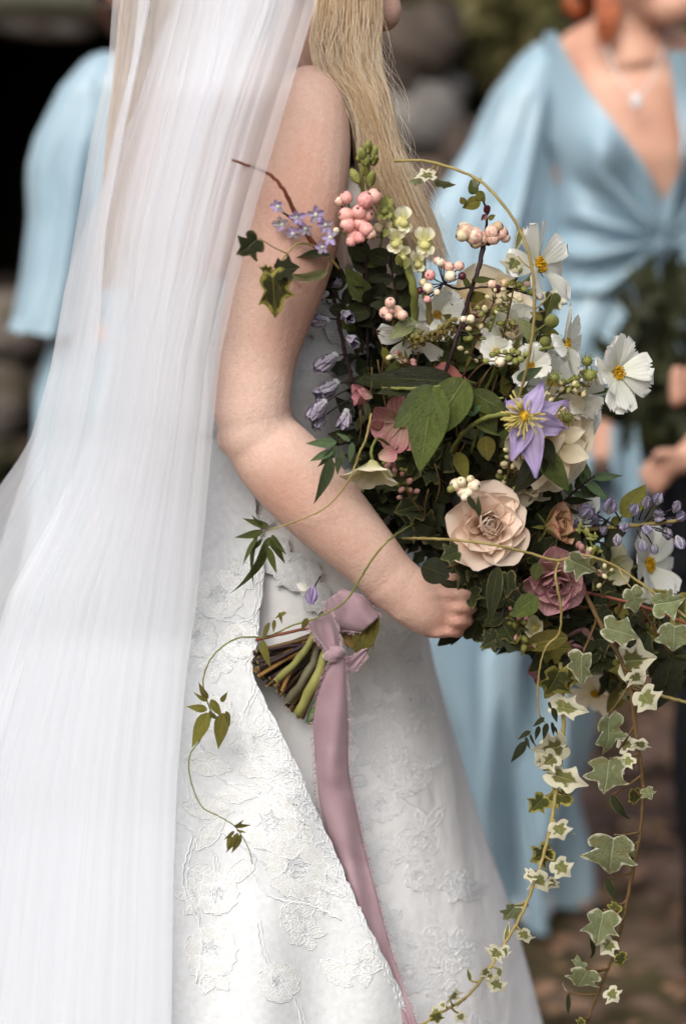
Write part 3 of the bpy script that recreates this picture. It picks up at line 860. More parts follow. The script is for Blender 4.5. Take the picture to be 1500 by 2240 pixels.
nb = 2300      # the lengths that hang down the back, under the veil
for i in range(nb):
    s0 = rs.random(); s1 = np.clip(s0 + rs.gauss(0, .12), 0, 1); ys = np.linspace(-150, rs.uniform(380, 640), 12); w = (ys + 150) / 790
    l = np.interp(ys, [-150, 0, 300, 640], [300, 268, 236, 215]); r = np.interp(ys, [-150, 0, 300, 640], [640, 520, 400, 280])
    px = l + (r - l) * (s0 * (1 - w) + s1 * w) + rs.uniform(1, 6) * np.sin(ys / 90 + rs.uniform(0, 6))
    t = (px - 250) / 300
    strand(px, ys, .035 + .17 * (1 - np.clip(t, 0, 1)) ** 1.5 + rs.uniform(0, .03) + 0 * ys, .00038, min(1, max(0, rs.gauss(.4, .2))))
me = acc.mesh('hair'); part('hair', me, m_hair, bride, centred(me))
# ================================================================== bridesmaids and a guest, out of focus behind
m_skin2 = plain_mat('warm_skin', S(206, 164, 142), S(188, 140, 118), .5, 12, .3, .1, 300, .001, sss=.1)
m_skin3 = plain_mat('pink_skin', S(214, 172, 154), S(198, 150, 130), .5, 12, .3, .1, 300, .001, sss=.1)
k = NT('pale_blue_satin')
co = k.coord('Object')
m_blue = k.done(k.bsdf(k.mix(k.rng(k.noise(5, 3, co), .3, .7), S(152, 176, 188), S(137, 163, 178)), .40, .5, k.bump(k.noise(22, 3, co), .12, .01), sheen=.2))
m_red_hair = plain_mat('red_hair', S(180, 96, 50), S(120, 58, 30), .45, 60, .4, .5, 200, .002)
m_brown_hair = plain_mat('brown_hair', S(74, 46, 32), S(44, 28, 22), .45, 60, .4, .5, 200, .002)
m_silver = plain_mat('silver', S(210, 214, 218), None, .25, spec=.8)
m_black = plain_mat('black_wool', S(20, 21, 25), S(28, 29, 34), .8, 60, .2, .3, 500, .0006)

def row_sheet(name, rows, m, parent, Yf, n=60):
    """cloth: rows of (py, left px, right px); Yf gives the depth"""
    pys = np.linspace(rows[0][0], rows[-1][0], 110); v = []
    for py in pys:
        l, r = interp(rows, py)
        for i in range(n):
            px = l + (r - l) * i / (n - 1); v.append(list(P(px, py, Yf(px, py))))
    me = make_mesh(name, np.array(v), [(j * n + i, j * n + i + 1, (j + 1) * n + i + 1, (j + 1) * n + i) for j in range(109) for i in range(n - 1)])
    return part(name, me, m, parent, centred(me))

def cloth_loft(name, tab, m, parent, seg=64, n=60, fold=None, cap=False):
    """tab rows: py, centre px, half width px, Y, half depth m; fold(phase, py) in metres"""
    ys = np.linspace(tab[0][0], tab[-1][0], n); v = []; ph = np.arange(seg) * 2 * math.pi / seg
    for y in ys:
        cx, hw, cy, d = interp(tab, y); c0 = P(cx, y, cy); s = px_size(cy)
        for p in ph:
            fo = fold(p, y) if fold else 0
            v.append((c0.x + (hw * s + fo) * math.cos(p), cy + (d + fo) * math.sin(p), c0.z))
    me = make_mesh(name, np.array(v), ring_faces(n, seg, cap)); return part(name, me, m, parent, centred(me))

# ---- red haired bridesmaid
YB = 1.42
maid = thing('person', 'person in a pale blue satin wrap dress with red hair, holding dark greenery', 'person', (P(1250, 1900, YB).x, YB + .08, 0), 'bridesmaids in pale blue')
lo = []
lo.append(px_tube([(1378, 140, YB + .05, 95), (1372, 60, YB + .05, 74), (1380, -30, YB + .04, 72), (1400, -120, YB + .02, 80)], 12, 16, .95))
hd = P(1412, -130, YB + .02); s = px_size(YB); v, f = sphere((0, 0, 0), 1, 22, 16); lo.append((v * np.array([105, 120, 160]) * s + np.array(list(hd)), f))
jaw = P(1468, 12, YB - .02); v, f = sphere((0, 0, 0), 1, 16, 12); lo.append((v * np.array([52, 50, 46]) * s + np.array(list(jaw)), f))
lo.append(px_tube([(1460, 15, YB - .01, 46), (1400, -40, YB + .02, 80)], 6, 14, 1))
lo.append(px_tube([(1215, 150, YB + .08, 42), (1290, 108, YB + .07, 58), (1378, 100, YB + .06, 66), (1470, 118, YB + .07, 55), (1550, 160, YB + .08, 42)], 16, 16, .9))
lo.append(ell_loft([(95, 1375, 110, YB + .07, .05), (180, 1378, 178, YB + .07, .085), (330, 1380, 190, YB + .07, .118), (480, 1385, 175, YB + .08, .11), (640, 1370, 165, YB + .09, .11)], 30))
# right arm bends inside the wide sleeve, forearm comes forward to the stems of her greenery
lo.append(px_tube([(1190, 170, YB + .08, 48), (1140, 330, YB + .06, 50), (1110, 520, YB + .05, 45), (1120, 650, YB + .0, 42), (1190, 800, YB - .06, 37), (1262, 900, YB - .10, 31), (1300, 935, YB - .11, 34), (1320, 965, YB - .11, 34)], 44, 14, .9))
for i, (dx, dy) in enumerate([(0, 0), (-8, 22), (-18, 42), (-28, 58)]):
    lo.append(px_tube([(1318 + dx, 935 + dy, YB - .13, 13), (1345 + dx, 945 + dy, YB - .14, 12), (1352 + dx, 962 + dy, YB - .12, 11), (1330 + dx, 972 + dy, YB - .09, 9)], 10, 10, 1))
lo.append(px_tube([(1300, 915, YB - .11, 15), (1325, 905, YB - .13, 13), (1348, 912, YB - .12, 10)], 8, 10, 1))
body_object('body', lo, .007, m_skin2, maid, 6)

def bodY(px, py):
    cx, hw = 1380, 205
    t = np.clip((px - cx) / hw, -.98, .98)
    y = YB + .07 - .128 * math.sqrt(1 - t * t)
    y -= .055 * math.exp(-((px - 1320) / 62) ** 2 - ((py - 330) / 85) ** 2) + .05 * math.exp(-((px - 1500) / 50) ** 2 - ((py - 330) / 85) ** 2)
    K = (1452, 530); th = math.atan2(py - K[1], px - K[0]); r = math.hypot(px - K[0], py - K[1])
    y -= .017 * math.sin(th * 13 + .8 * math.sin(r / 70)) * math.exp(-((r - 110) / 130) ** 2)
    y -= .007 * math.sin(th * 25 + 1 + r / 60) * math.exp(-((r - 90) / 110) ** 2)
    y += .05 * math.exp(-((px - 1205) / 26) ** 2 - ((py - 405) / 60) ** 2)
    y -= .007 * math.sin(py / 10.5 + 1.2 * math.sin(px / 75)) * math.exp(-((py - 555) / 45) ** 2)
    return y
NL = [(70, 1215), (120, 1238), (200, 1288), (330, 1388), (410, 1440), (440, 1452), (640, 1452)]
LE = [(70, 1190), (140, 1180), (330, 1190), (420, 1188), (560, 1205), (640, 1195)]
bod = row_sheet('bodice', [(y, interp(LE, y), interp(NL, y)) for y in (70, 120, 200, 330, 410, 440, 640)], m_blue, maid, bodY, 70)
NR = [(112, 1458), (200, 1474), (300, 1490), (370, 1488), (420, 1462), (440, 1452), (640, 1452)]
row_sheet('bodice', [(y, interp(NR, y), interp([(112, 1530), (300, 1585), (640, 1560)], y)) for y in (112, 200, 300, 370, 420, 440, 640)], m_blue, maid, bodY, 40)
fr = random.Random(3)
cloth_loft('sleeve', [(92, 1195, 22, YB + .07, .03), (130, 1178, 48, YB + .07, .06), (200, 1150, 70, YB + .06, .075), (320, 1115, 82, YB + .05, .085), (470, 1066, 122, YB + .03, .10), (600, 1048, 128, YB + .02, .11), (700, 1045, 122, YB + .01, .115)], m_blue, maid, 90, 60,
           lambda p, y: np.clip((y - 180) / 250, 0, 1) * (.012 * math.sin(p * 6 + 1.2 + y / 400) + .008 * math.sin(p * 11 + y / 200) + .004 * math.sin(p * 19)))
cloth_loft('sleeve', [(100, 1540, 25, YB + .07, .04), (250, 1580, 70, YB + .05, .08), (600, 1560, 100, YB + .0, .10), (760, 1530, 120, YB - .04, .10)], m_blue, maid, 50, 40, lambda p, y: .01 * math.sin(p * 7 + y / 200))
row_sheet('sash_tail', [(930, 1335, 1392), (1000, 1330, 1400), (1060, 1345, 1408), (1110, 1370, 1404)], m_blue, maid, lambda px, py: YB - .14 + .012 * math.sin(px / 9.0), 20)
def mskirt(p, y):
    a = np.clip((y - 560) / 500, 0.15, 1)
    return a * (.034 * math.sin(p * 7 + y / 200 + .6) + .018 * math.sin(p * 13 - y / 150) + .006 * math.sin(p * 23 + y / 120))
sk = cloth_loft('skirt', [(585, 1375, 172, YB + .08, .115), (700, 1330, 190, YB + .08, .14), (900, 1235, 195, YB + .09, .16), (1200, 1150, 185, YB + .09, .17), (1400, 1112, 152, YB + .1, .17), (1700, 1108, 124, YB + .1, .16), (1900, 1115, 116, YB + .1, .16), (1950, 1117, 114, YB + .1, .16)], m_blue, maid, 130, 80, mskirt)
# shoes below the hem
for dx in (-50, 45):
    v, f = sphere((0, 0, 0), 1, 14, 8); q = P(1122 + dx, 1985, YB - .04); me = make_mesh('shoe', v * np.array([.038, .11, .035]), f)
    part('shoe', me, m_silver, maid, Matrix.Translation((q.x, YB + .03, .03)))
# hair: bun at the nape and a loose lock at the ear
acc = Acc()
for (px, py, r, Y) in [(1268, 8, 34, .10), (1292, -20, 46, .10), (1330, -90, 95, .06), (1380, -200, 120, .06)]:
    q = P(px, py, YB + Y); v, f = sphere(list(q), r * s, 14, 10); v = v + .006 * vnoise(v[:, 0] * 60, v[:, 1] * 60, v[:, 2] * 60)[:, None]; acc.add(v, f)
for i in range(120):
    a = fr.uniform(0, 1); p = [(1300 + 60 * a + fr.uniform(-6, 6), -60, YB - .0), (1304 + 50 * a, 10, YB - .015), (1310 + 34 * a + fr.uniform(-8, 8), 50, YB - .02), (1306 + 30 * a + fr.uniform(-12, 12), 70 + fr.uniform(-25, 50), YB - .022)]
    acc.add(*tube([list(P(*t)) for t in smooth_path(p, 9)], np.linspace(.0016, .0003, 9), 4))
me = acc.mesh('hair'); part('hair', me, m_red_hair, maid, centred(me))
acc = Acc()
ch_ = smooth_path([(1322, 95, YB - .02), (1350, 165, YB - .055), (1390, 208, YB - .065), (1428, 165, YB - .055), (1450, 100, YB - .02)], 26)
acc.add(*tube([list(P(*t)) for t in ch_], .0011, 5)); q = P(1390, 222, YB - .068)
v, f = sphere(list(q), .0085, 12, 8, (1, .4, 1.3)); acc.add(v, f)
me = acc.mesh('necklace'); part('necklace', me, m_silver, maid, centred(me))

# her greenery: a dark loose bunch
gm = [plain_mat('dim_green', S(66, 70, 38), S(42, 46, 28), .6, 30, .3, trans=.2, rand=.35), plain_mat('dim_brown', S(84, 70, 44), S(58, 46, 34), .7, 30, .2, trans=.2, rand=.3)]
gb = thing('greenery_bunch', 'dark loose bunch of greenery held by the red haired bridesmaid', 'bouquet', P(1345, 960, YB - .11))
acc = Acc(); st = Acc()
for i in range(420):
    x, y = rand_in([(1370, 650), (1440, 620), (1540, 640), (1560, 990), (1440, 1000), (1340, 960), (1330, 800)])
    b = P(x, y, YB - .1 + fr.uniform(-.07, .07)); d = Vector((fr.uniform(-.4, 1), fr.uniform(-.5, .5), fr.uniform(-.5, 1))).normalized(); L_ = fr.uniform(.03, .075)
    sd = d.cross(Vector((fr.uniform(-.4, .4), -1, fr.uniform(-.4, .4)))).normalized() * L_ * .22
    acc.add([b, b + d * L_ * .5 + sd, b + d * L_, b + d * L_ * .5 - sd], [(0, 1, 2, 3)])
for i in range(26):
    x, y = rand_in([(1380, 660), (1480, 640), (1540, 900), (1400, 900)])
    st.add(*tube([list(P(*t)) for t in smooth_path([(1335 + fr.uniform(-8, 8), 985, YB - .11), (1365, 930, YB - .11), (x, y, YB - .1 + fr.uniform(-.06, .06))], 8)], .0018, 4))
me = acc.mesh('foliage', False); part('foliage', me, gm[0], gb, centred(me), kind='stuff')
me = st.mesh('stems'); part('stems', me, gm[1], gb, centred(me), kind='stuff')

# ---- second bridesmaid, mostly hidden behind the veil
YC = 1.25
maid2 = thing('person', 'person in pale blue with a flared elbow sleeve, mostly hidden behind the bridal veil', 'person', (P(290, 1900, YC).x, YC + .08, 0), 'bridesmaids in pale blue')
s = px_size(YC)
lo = [px_tube([(345, 130, YC + .08, 66), (330, 20, YC + .07, 60), (315, -80, YC + .06, 80)], 10, 14, .95),
      ell_loft([(112, 340, 80, YC + .08, .05), (160, 340, 170, YC + .08, .085), (420, 345, 180, YC + .08, .11), (700, 330, 170, YC + .08, .11)], 24),
      px_tube([(215, 160, YC + .08, 50), (180, 350, YC + .08, 50), (175, 520, YC + .07, 45), (210, 680, YC + .02, 40), (300, 800, YC - .05, 34), (350, 840, YC - .08, 30), (375, 858, YC - .09, 22)], 36, 14, .9)]
v, f = sphere((0, 0, 0), 1, 20, 14); hd = P(312, -110, YC + .06); lo.append((v * np.array([105, 115, 150]) * s + np.array(list(hd)), f))
body_object('body', lo, .008, m_skin3, maid2, 6)
cloth_loft('sleeve', [(112, 238, 12, YC + .08, .02), (130, 226, 40, YC + .08, .05), (190, 205, 72, YC + .08, .07), (300, 178, 96, YC + .08, .085), (360, 165, 96, YC + .08, .09), (470, 160, 86, YC + .07, .09), (600, 148, 88, YC + .06, .095), (715, 128, 92, YC + .05, .10)], m_blue, maid2, 80, 60,
           lambda p, y: np.clip((y - 150) / 250, 0, 1) * (.007 * math.sin(p * 5 + .5 + y / 300) + .005 * math.sin(p * 9 + y / 180)) + np.clip((y - 680) / 40, 0, 1) * .008 * math.sin(p * 15))
cloth_loft('bodice', [(118, 330, 120, YC + .08, .06), (170, 340, 182, YC + .08, .095), (420, 345, 190, YC + .08, .122), (700, 330, 180, YC + .08, .12)], m_blue, maid2, 60, 30, lambda p, y: .003 * math.sin(p * 12 + y / 60))
cloth_loft('skirt', [(690, 325, 180, YC + .08, .125), (870, 290, 205, YC + .08, .16), (1200, 290, 215, YC + .08, .18), (1900, 290, 225, YC + .08, .19)], m_blue, maid2, 90, 50, lambda p, y: .015 * math.sin(p * 8 + y / 250))
acc = Acc()
for (px, py, r) in [(282, -60, 88), (252, 20, 44), (268, 50, 40), (320, -150, 120)]:
    v, f = sphere(list(P(px, py, YC + .10)), r * s, 14, 10); acc.add(v, f)
me = acc.mesh('hair'); part('hair', me, m_brown_hair, maid2, centred(me))

# ---- guest in dark clothes at the frame edge
YG = 1.05
guest = thing('person', 'person in black clothes at the frame edge reaching a hand towards the flowers', 'person', (P(1600, 1900, YG).x, YG + .05, 0))
lo = [px_tube([(1640, 640, YG, 52), (1600, 800, YG - .02, 46), (1560, 930, YG - .05, 38), (1500, 1000, YG - .07, 31), (1462, 1012, YG - .08, 30), (1440, 1020, YG - .08, 27)], 30, 14, .9)]
for i, (a, b, c_) in enumerate([((1450, 1005), (1425, 1012), (1398, 1040)), ((1450, 1020), (1428, 1030), (1405, 1060)), ((1452, 1036), (1434, 1046), (1418, 1076)), ((1458, 1048), (1444, 1060), (1436, 1086))]):
    lo.append(px_tube([(*a, YG - .08, 14), (*b, YG - .09, 12.5), (*c_, YG - .085, 9)], 10, 10, 1))
lo.append(px_tube([(1478, 998, YG - .09, 16), (1448, 990, YG - .10, 13), (1424, 1000, YG - .11, 10)], 8, 10, 1))
lo.append(px_tube([(1560, 800, YG + .03, 40), (1500, 850, YG - .03, 32), (1482, 850, YG - .05, 30)], 12, 12, .9))
for dy in (-34, -12, 10, 30): lo.append(px_tube([(1490, 845 + dy, YG - .05, 13), (1474, 846 + dy, YG - .06, 12), (1474, 858 + dy, YG - .03, 9)], 8, 10, 1))
lo.append(ell_loft([(170, 1740, 110, YG + .06, .05), (260, 1745, 165, YG + .06, .08), (650, 1745, 170, YG + .06, .10)], 20)); lo.append(px_tube([(1640, 640, YG, 52), (1700, 420, YG + .04, 52), (1730, 260, YG + .05, 55)], 10, 14, .9)); lo.append(px_tube([(1560, 800, YG + .03, 40), (1640, 700, YG + .05, 46), (1690, 520, YG + .06, 50)], 10, 14, .9)); lo.append(px_tube([(1740, 220, YG + .05, 75), (1740, 20, YG + .05, 70)], 8, 14, 1)); v, f = sphere((0, 0, 0), 1, 20, 14); lo.append((v * np.array([.075, .09, .115]) + np.array(list(P(1740, 0, YG + .05))), f))
body_object('body', lo, .006, m_skin2, guest, 5)
cloth_loft('jacket', [(190, 1740, 110, YG + .06, .07), (260, 1745, 185, YG + .06, .10), (700, 1745, 190, YG + .06, .13), (1250, 1690, 185, YG + .06, .13)], m_black, guest, 50, 30, lambda p, y: .004 * math.sin(p * 7 + y / 90), True)
cloth_loft('trouser_leg', [(1180, 1610, 118, YG + .02, .09), (1400, 1588, 118, YG + .02, .085), (1600, 1578, 105, YG + .02, .08), (1800, 1578, 100, YG + .02, .07), (1990, 1580, 92, YG + .02, .065), (2120, 1584, 84, YG + .02, .07)], m_black, guest, 40, 40, lambda p, y: .005 * math.sin(p * 3 + y / 70), True)
cloth_loft('trouser_leg', [(1180, 1770, 105, YG + .1, .09), (1600, 1780, 95, YG + .1, .08), (2060, 1780, 80, YG + .1, .065)], m_black, guest, 40, 30, lambda p, y: .005 * math.sin(p * 3 + y / 70), True)
cloth_loft('jacket_sleeve', [(270, 1720, 62, YG + .05, .05), (600, 1660, 66, YG, .06), (870, 1595, 56, YG - .04, .05), (960, 1552, 42, YG - .05, .04)], m_black, guest, 30, 30, lambda p, y: .003 * math.sin(p * 3 + y / 30))
# lace-dark scarf end hanging by the hand
row_sheet('scarf', [(1030, 1440, 1560), (1100, 1432, 1560), (1250, 1470, 1570)], m_black, guest, lambda px, py: YG - .03 + .01 * math.sin(px / 8), 16)
# ================================================================== leaf, petal and flower makers
def blade(name, W, prof, nu=7, nv=12, fold=.16, bend=.18, wave=0.0, wf=3.0, twist=0.0, notch=0, cup=0.0, seed=0, ragged=0.0):
    """unit-length blade: y 0..1, half width W*prof(v); folded on the midrib, bent back towards the tip"""
    rs = np.random.default_rng(seed); ph = rs.uniform(0, 6.28, 4)
    v = []; uv = []; a = []
    for i in range(nu):
        u = 2 * i / (nu - 1) - 1
        for j in range(nv):
            t = j / (nv - 1)
            w = W * prof(t) * (1 + ragged * math.sin(t * 23 + ph[0] + (u > 0) * 2))
            x = u * w; y = t
            if notch and t > .72: y = t - (t - .72) * notch * (abs(math.sin(u * 3.4 + .4)) * .8)
            z = fold * abs(x) - bend * t * t + cup * (u * u) * w + wave * math.sin(t * wf * 3.1 + ph[1] + u * 1.2) * abs(u) + wave * .5 * math.sin(t * wf * 5 + ph[2]) * u
            if twist:
                c_, s_ = math.cos(twist * t), math.sin(twist * t); x, z = x * c_ - z * s_, x * s_ + z * c_
            v.append((x, y, z)); uv.append(((u + 1) / 2, t)); a.append(max(abs(u) ** 1.5, max(0, (t - .8) * 5) ** 1.5))
    return make_mesh(name, v, grid_faces(nu, nv), uv, a)
ovate = lambda t: (math.sin(math.pi * min(1, t * .97 + .02) ** .72)) ** .85
lance = lambda t: math.sin(math.pi * min(1, t * .97 + .015) ** .62) ** 1.1
spoon = lambda t: (.22 + .78 * math.sin(math.pi * .5 * min(1, t * 1.25)) ** 1.3) * (1 if t < .86 else math.sqrt(max(0, 1 - ((t - .86) / .145) ** 2)))
roundp = lambda t: (.35 + .65 * math.sin(math.pi * .5 * min(1, t * 1.5))) * (1 if t < .62 else math.sqrt(max(0.0, 1 - ((t - .62) / .385) ** 2)))
broad = lambda t: math.sin(math.pi * min(1, t * .96 + .03) ** .85) ** .7

def ivy_mesh(name, seed):
    rs = random.Random(seed)
    h = [(0, .07), (.16, -.03), (.33, .02), (.50, .16), (.43, .29), (.35, .38), (.47, .50), (.60, .60), (.42, .64), (.25, .68), (.16, .82), (.06, .95)]
    j = lambda q, k_: (q[0] * (1 + rs.uniform(-.12, .12)), q[1] + rs.uniform(-.04, .04))
    r_ = [j(q, 0) if i else q for i, q in enumerate(h)]; l_ = [(-a, b) for a, b in [j(q, 1) if i else q for i, q in enumerate(h)]][1:]
    out = smooth_path(r_ + [(0, 1)] + l_[::-1] + [r_[0]], 49)[:-1]
    n = len(out); fac = [.0, .35, .68, .86, 1.0]; ctr = np.array([0, .38])
    v = []; uv = []; a = []; z1, z2, z3 = rs.uniform(.02, .5), rs.uniform(.05, .5), rs.uniform(-.2, .2)
    for fi in fac[1:]:
        for q in out:
            p = ctr * (1 - fi) + q * fi
            p[0] = p[0]; z = z1 * abs(p[0]) - z2 * (p[1] - .3) ** 2 + z3 * p[0] + .03 * math.sin(7 * p[0] + seed) * fi + .02 * math.sin(9 * p[1] + 2 * seed) - .12 * p[0] ** 2 * (seed % 3)
            v.append((p[0], p[1], z)); uv.append((p[0] + .5, p[1])); a.append(fi)
    c_i = len(v); v.append((0, .38, -z2 * .0064)); uv.append((.5, .38)); a.append(0)
    f = [(c_i, i, (i + 1) % n) for i in range(n)]
    for k_ in range(len(fac) - 2):
        f += [(k_ * n + i, (k_ + 1) * n + i, (k_ + 1) * n + (i + 1) % n, k_ * n + (i + 1) % n) for i in range(n)]
    return make_mesh(name, v, f, uv, a)

IVY = [ivy_mesh('leaf', s_) for s_ in range(6)]
OVAL = [blade('leaf', .30, ovate, fold=.25, bend=b_, wave=.02, seed=i) for i, b_ in enumerate((.10, .25, .42, -.1))]
LANCE = [blade('leaf', .15, lance, fold=.3, bend=b_, wave=.02, seed=i) for i, b_ in enumerate((.08, .25, .4))]
JAS = [blade('leaflet', .135, lance, nu=5, nv=9, fold=.3, bend=b_, seed=i) for i, b_ in enumerate((.05, .2, .35))]
ROUND = [blade('leaf', .42, broad, fold=.15, bend=b_, wave=.03, seed=i) for i, b_ in enumerate((.12, .3, -.12))]
PEONY = [blade('leaf', .26, ovate, nu=9, nv=16, fold=.28, bend=b_, wave=.015, seed=i) for i, b_ in enumerate((.12, .3))]
ROSEP = [blade('petal', .60, roundp, nu=11, nv=12, fold=0, bend=b_, cup=c_, wave=w_, wf=.8, seed=i) for i, (b_, c_, w_) in enumerate([(-.10, .55, .02), (-.10, .6, .05), (.05, .62, .05), (.26, .5, .07), (.12, .55, .06), (-.15, .9, .05)])]
COSP = [blade('petal', .37, spoon, nu=11, nv=10, fold=.02, bend=b_, wave=.035, wf=1.2, notch=.55, seed=i) for i, b_ in enumerate((.05, .2, -.12, .3))]
CLEM = [blade('petal', .215, lambda t: lance(min(1, t)) * 1.05, nu=9, nv=18, fold=.1, bend=b_, wave=.085, wf=2.4, twist=tw, seed=i) for i, (b_, tw) in enumerate([(.1, .3), (-.1, -.5), (.25, .9), (.35, -.3), (.05, .6)])]
HELP = [blade('petal', .40, roundp, nu=9, nv=10, fold=0, bend=b_, cup=.5, wave=.02, seed=i) for i, b_ in enumerate((.1, .28, -.1))]
BELL = [blade('petal', .42, broad, nu=7, nv=9, fold=0, bend=b_, cup=.9, seed=i) for i, b_ in enumerate((-.45, -.3))]

G = lambda r, g, b: S(r, g, b)
m_ivy_pale = leaf_mat('pale_variegated_leaf', G(138, 146, 104), G(118, 128, 86), G(172, 178, 142), .3, .5, G(214, 214, 188), .95, G(128, 120, 74))
m_ivy_white = leaf_mat('cream_edged_leaf', G(140, 142, 84), G(118, 122, 66), G(170, 170, 120), .35, .5, G(236, 232, 204), .58)
m_ivy_yel = leaf_mat('yellow_edged_leaf', G(78, 80, 36), G(58, 62, 30), G(120, 120, 60), .3, .5, G(168, 160, 78), .80, G(104, 100, 44))
m_ivy_dark = leaf_mat('dark_variegated_leaf', G(56, 62, 34), G(42, 48, 25), G(98, 100, 60), .2, .45, G(116, 110, 66), .93)
m_leaf_dark = leaf_mat('dark_leaf', G(50, 54, 28), G(36, 40, 20), G(76, 78, 44), .2, .5)
m_leaf_mid = leaf_mat('green_leaf', G(94, 102, 50), G(72, 82, 36), G(120, 132, 76), .3, .5)
m_leaf_fresh = leaf_mat('fresh_leaf', G(106, 122, 72), G(86, 102, 54), G(134, 150, 100), .35, .5)
m_leaf_blue = leaf_mat('blue_green_leaf', G(94, 114, 80), G(74, 94, 60), G(120, 140, 104), .3, .5)
m_leaf_olive = leaf_mat('olive_leaf', G(122, 118, 52), G(104, 96, 40), G(150, 142, 80), .35, .5)
m_leaf_pale = leaf_mat('pale_green_leaf', G(164, 172, 124), G(142, 152, 100), G(186, 190, 150), .35, .55)
m_stem_tan = plain_mat('tan_stem', G(150, 136, 84), G(122, 108, 62), .6, 60, .3, .2, 300, .0005)
m_stem_green = plain_mat('green_stem', G(118, 122, 62), G(96, 102, 48), .6, 60, .3, .2, 300, .0005)
m_stem_dkgreen = plain_mat('dark_green_stem', G(58, 72, 44), G(44, 58, 34), .55, 60, .3)
m_stem_dark = plain_mat('dark_purple_stem', G(52, 34, 34), G(34, 24, 26), .6, 60, .3, .2, 300, .0005)
m_stem_red = plain_mat('red_brown_stem', G(130, 72, 52), G(98, 54, 40), .6, 40, .3, .2, 300, .0005)
m_stem_brown = plain_mat('brown_stem', G(104, 82, 52), G(80, 62, 38), .7, 50, .2, .4, 200, .001)
m_white_p = petal_mat('white_petal', G(222, 224, 204), G(240, 240, 234), G(216, 220, 212), .35, .7, .4, 20)
m_cream_p = petal_mat('cream_petal', G(230, 212, 170), G(240, 230, 206), None, .4, .7, .2, 20, bw=0)
m_blush_p = petal_mat('blush_petal', G(230, 192, 164), G(238, 222, 206), None, .4, .7, .2, 20, bw=0)
m_dusky_p = petal_mat('dusky_pink_petal', G(214, 190, 168), G(206, 160, 164), G(180, 124, 134), .35, .7, .3, 22, G(170, 106, 120), .95, bw=.1)
m_redge_p = petal_mat('red_edged_petal', G(170, 160, 98), G(196, 160, 124), G(156, 110, 84), .3, .7, .25, 22, G(158, 50, 66), .62, bw=.1)
m_lilac_p = petal_mat('violet_petal', G(190, 178, 208), G(164, 148, 190), G(134, 116, 166), .35, .7, .5, 9)
m_hell_p = petal_mat('greenish_white_petal', G(190, 190, 128), G(228, 222, 196), G(196, 190, 150), .35, .65, .3, 18)
m_hell_pink = petal_mat('mauve_petal', G(190, 164, 140), G(180, 122, 128), G(142, 84, 98), .3, .65, .45, 18)
m_bell_p = petal_mat('grey_lilac_petal', G(206, 206, 208), G(196, 190, 206), G(136, 120, 160), .35, .6, .4, 8, G(84, 64, 98), .92)
m_lav_p = petal_mat('lavender_petal', G(226, 226, 222), G(204, 198, 220), G(140, 128, 176), .4, .6, .4, 8, G(120, 106, 158), 1.0)
m_snap_p = petal_mat('snapdragon_petal', G(218, 214, 150), G(240, 238, 216), G(226, 222, 190), .4, .7, .15, 16)
m_coral_p = petal_mat('coral_petal', G(206, 122, 116), G(214, 140, 132), None, .35, .7)
m_yellow = plain_mat('yellow_pollen', G(214, 172, 40), G(180, 130, 30), .8, 400, .1, .6, 900, .001)
m_stamen = plain_mat('pale_stamen', G(216, 204, 130), G(186, 168, 92), .7, 200, .2, trans=.2)
m_calyx = plain_mat('calyx_green', G(112, 112, 50), G(80, 82, 36), .6, 60, .3, .3, 300, .001, rand=.15)
m_bud_green = plain_mat('bud_green', G(146, 148, 84), G(118, 122, 62), .6, 60, .3, .3, 300, .001, .15, rand=.15)
k = NT('pink_berry'); z_ = k.n('SeparateXYZ'); k.l(k.coord('Object'), z_.inputs[0])
c = k.mix(k.rng(k.noise(2.0, 2, k.coord('Object')), .35, .65), G(200, 112, 118), G(226, 168, 162)); c = k.mix(k.rng(k.rand(), 0, 1, 0, .45), c, G(232, 196, 176))
m_berry_pink = k.done(k.bsdf(c, .4, .4, k.bump(k.noise(9, 3), .15, .05), sss=.1))
k = NT('white_berry'); c = k.mix(k.rng(k.noise(2.0, 2, k.coord('Object')), .4, .7), G(228, 220, 192), G(222, 190, 168)); c = k.mix(k.rng(k.rand(), .5, 1, 0, .5), c, G(196, 186, 128))
m_berry_white = k.done(k.bsdf(c, .4, .4, k.bump(k.noise(9, 3), .15, .05), sss=.1))
k = NT('blush_berry'); c = k.mix(k.rng(k.noise(2.4, 2, k.coord('Object')), .4, .62), G(222, 204, 180), G(204, 142, 136)); c = k.mix(k.rng(k.rand(), .55, 1, 0, .6), c, G(164, 150, 92))
m_berry_blush = k.done(k.bsdf(c, .4, .4, k.bump(k.noise(9, 3), .15, .05), sss=.1))
m_berry_dark = plain_mat('dark_berry', G(86, 28, 40), G(60, 20, 32), .4, 20, .4)
m_berry_tip = plain_mat('berry_tip', G(60, 40, 26), None, .8)

rf = random.Random(77)
def face_dir(j=.35, up=.25):
    return Vector((rf.uniform(-j, j), -1, up + rf.uniform(-j, j)))

def put_leaf(kind, name, m, parent, b, t, Yb, Yt=None, face=None, roll=0.0, w=1.0, label=None, j=.3):
    """a leaf from photo position b to t"""
    Yt = Yb + rf.uniform(-.006, .004) if Yt is None else Yt
    B, T = P(b[0], b[1], Yb), P(t[0], t[1], Yt)
    mw = orient(B, T, face or face_dir(j), roll, (T - B).length * w)
    me = rf.choice(kind) if isinstance(kind, list) else kind
    return part(name, me, m, parent, mw, label)

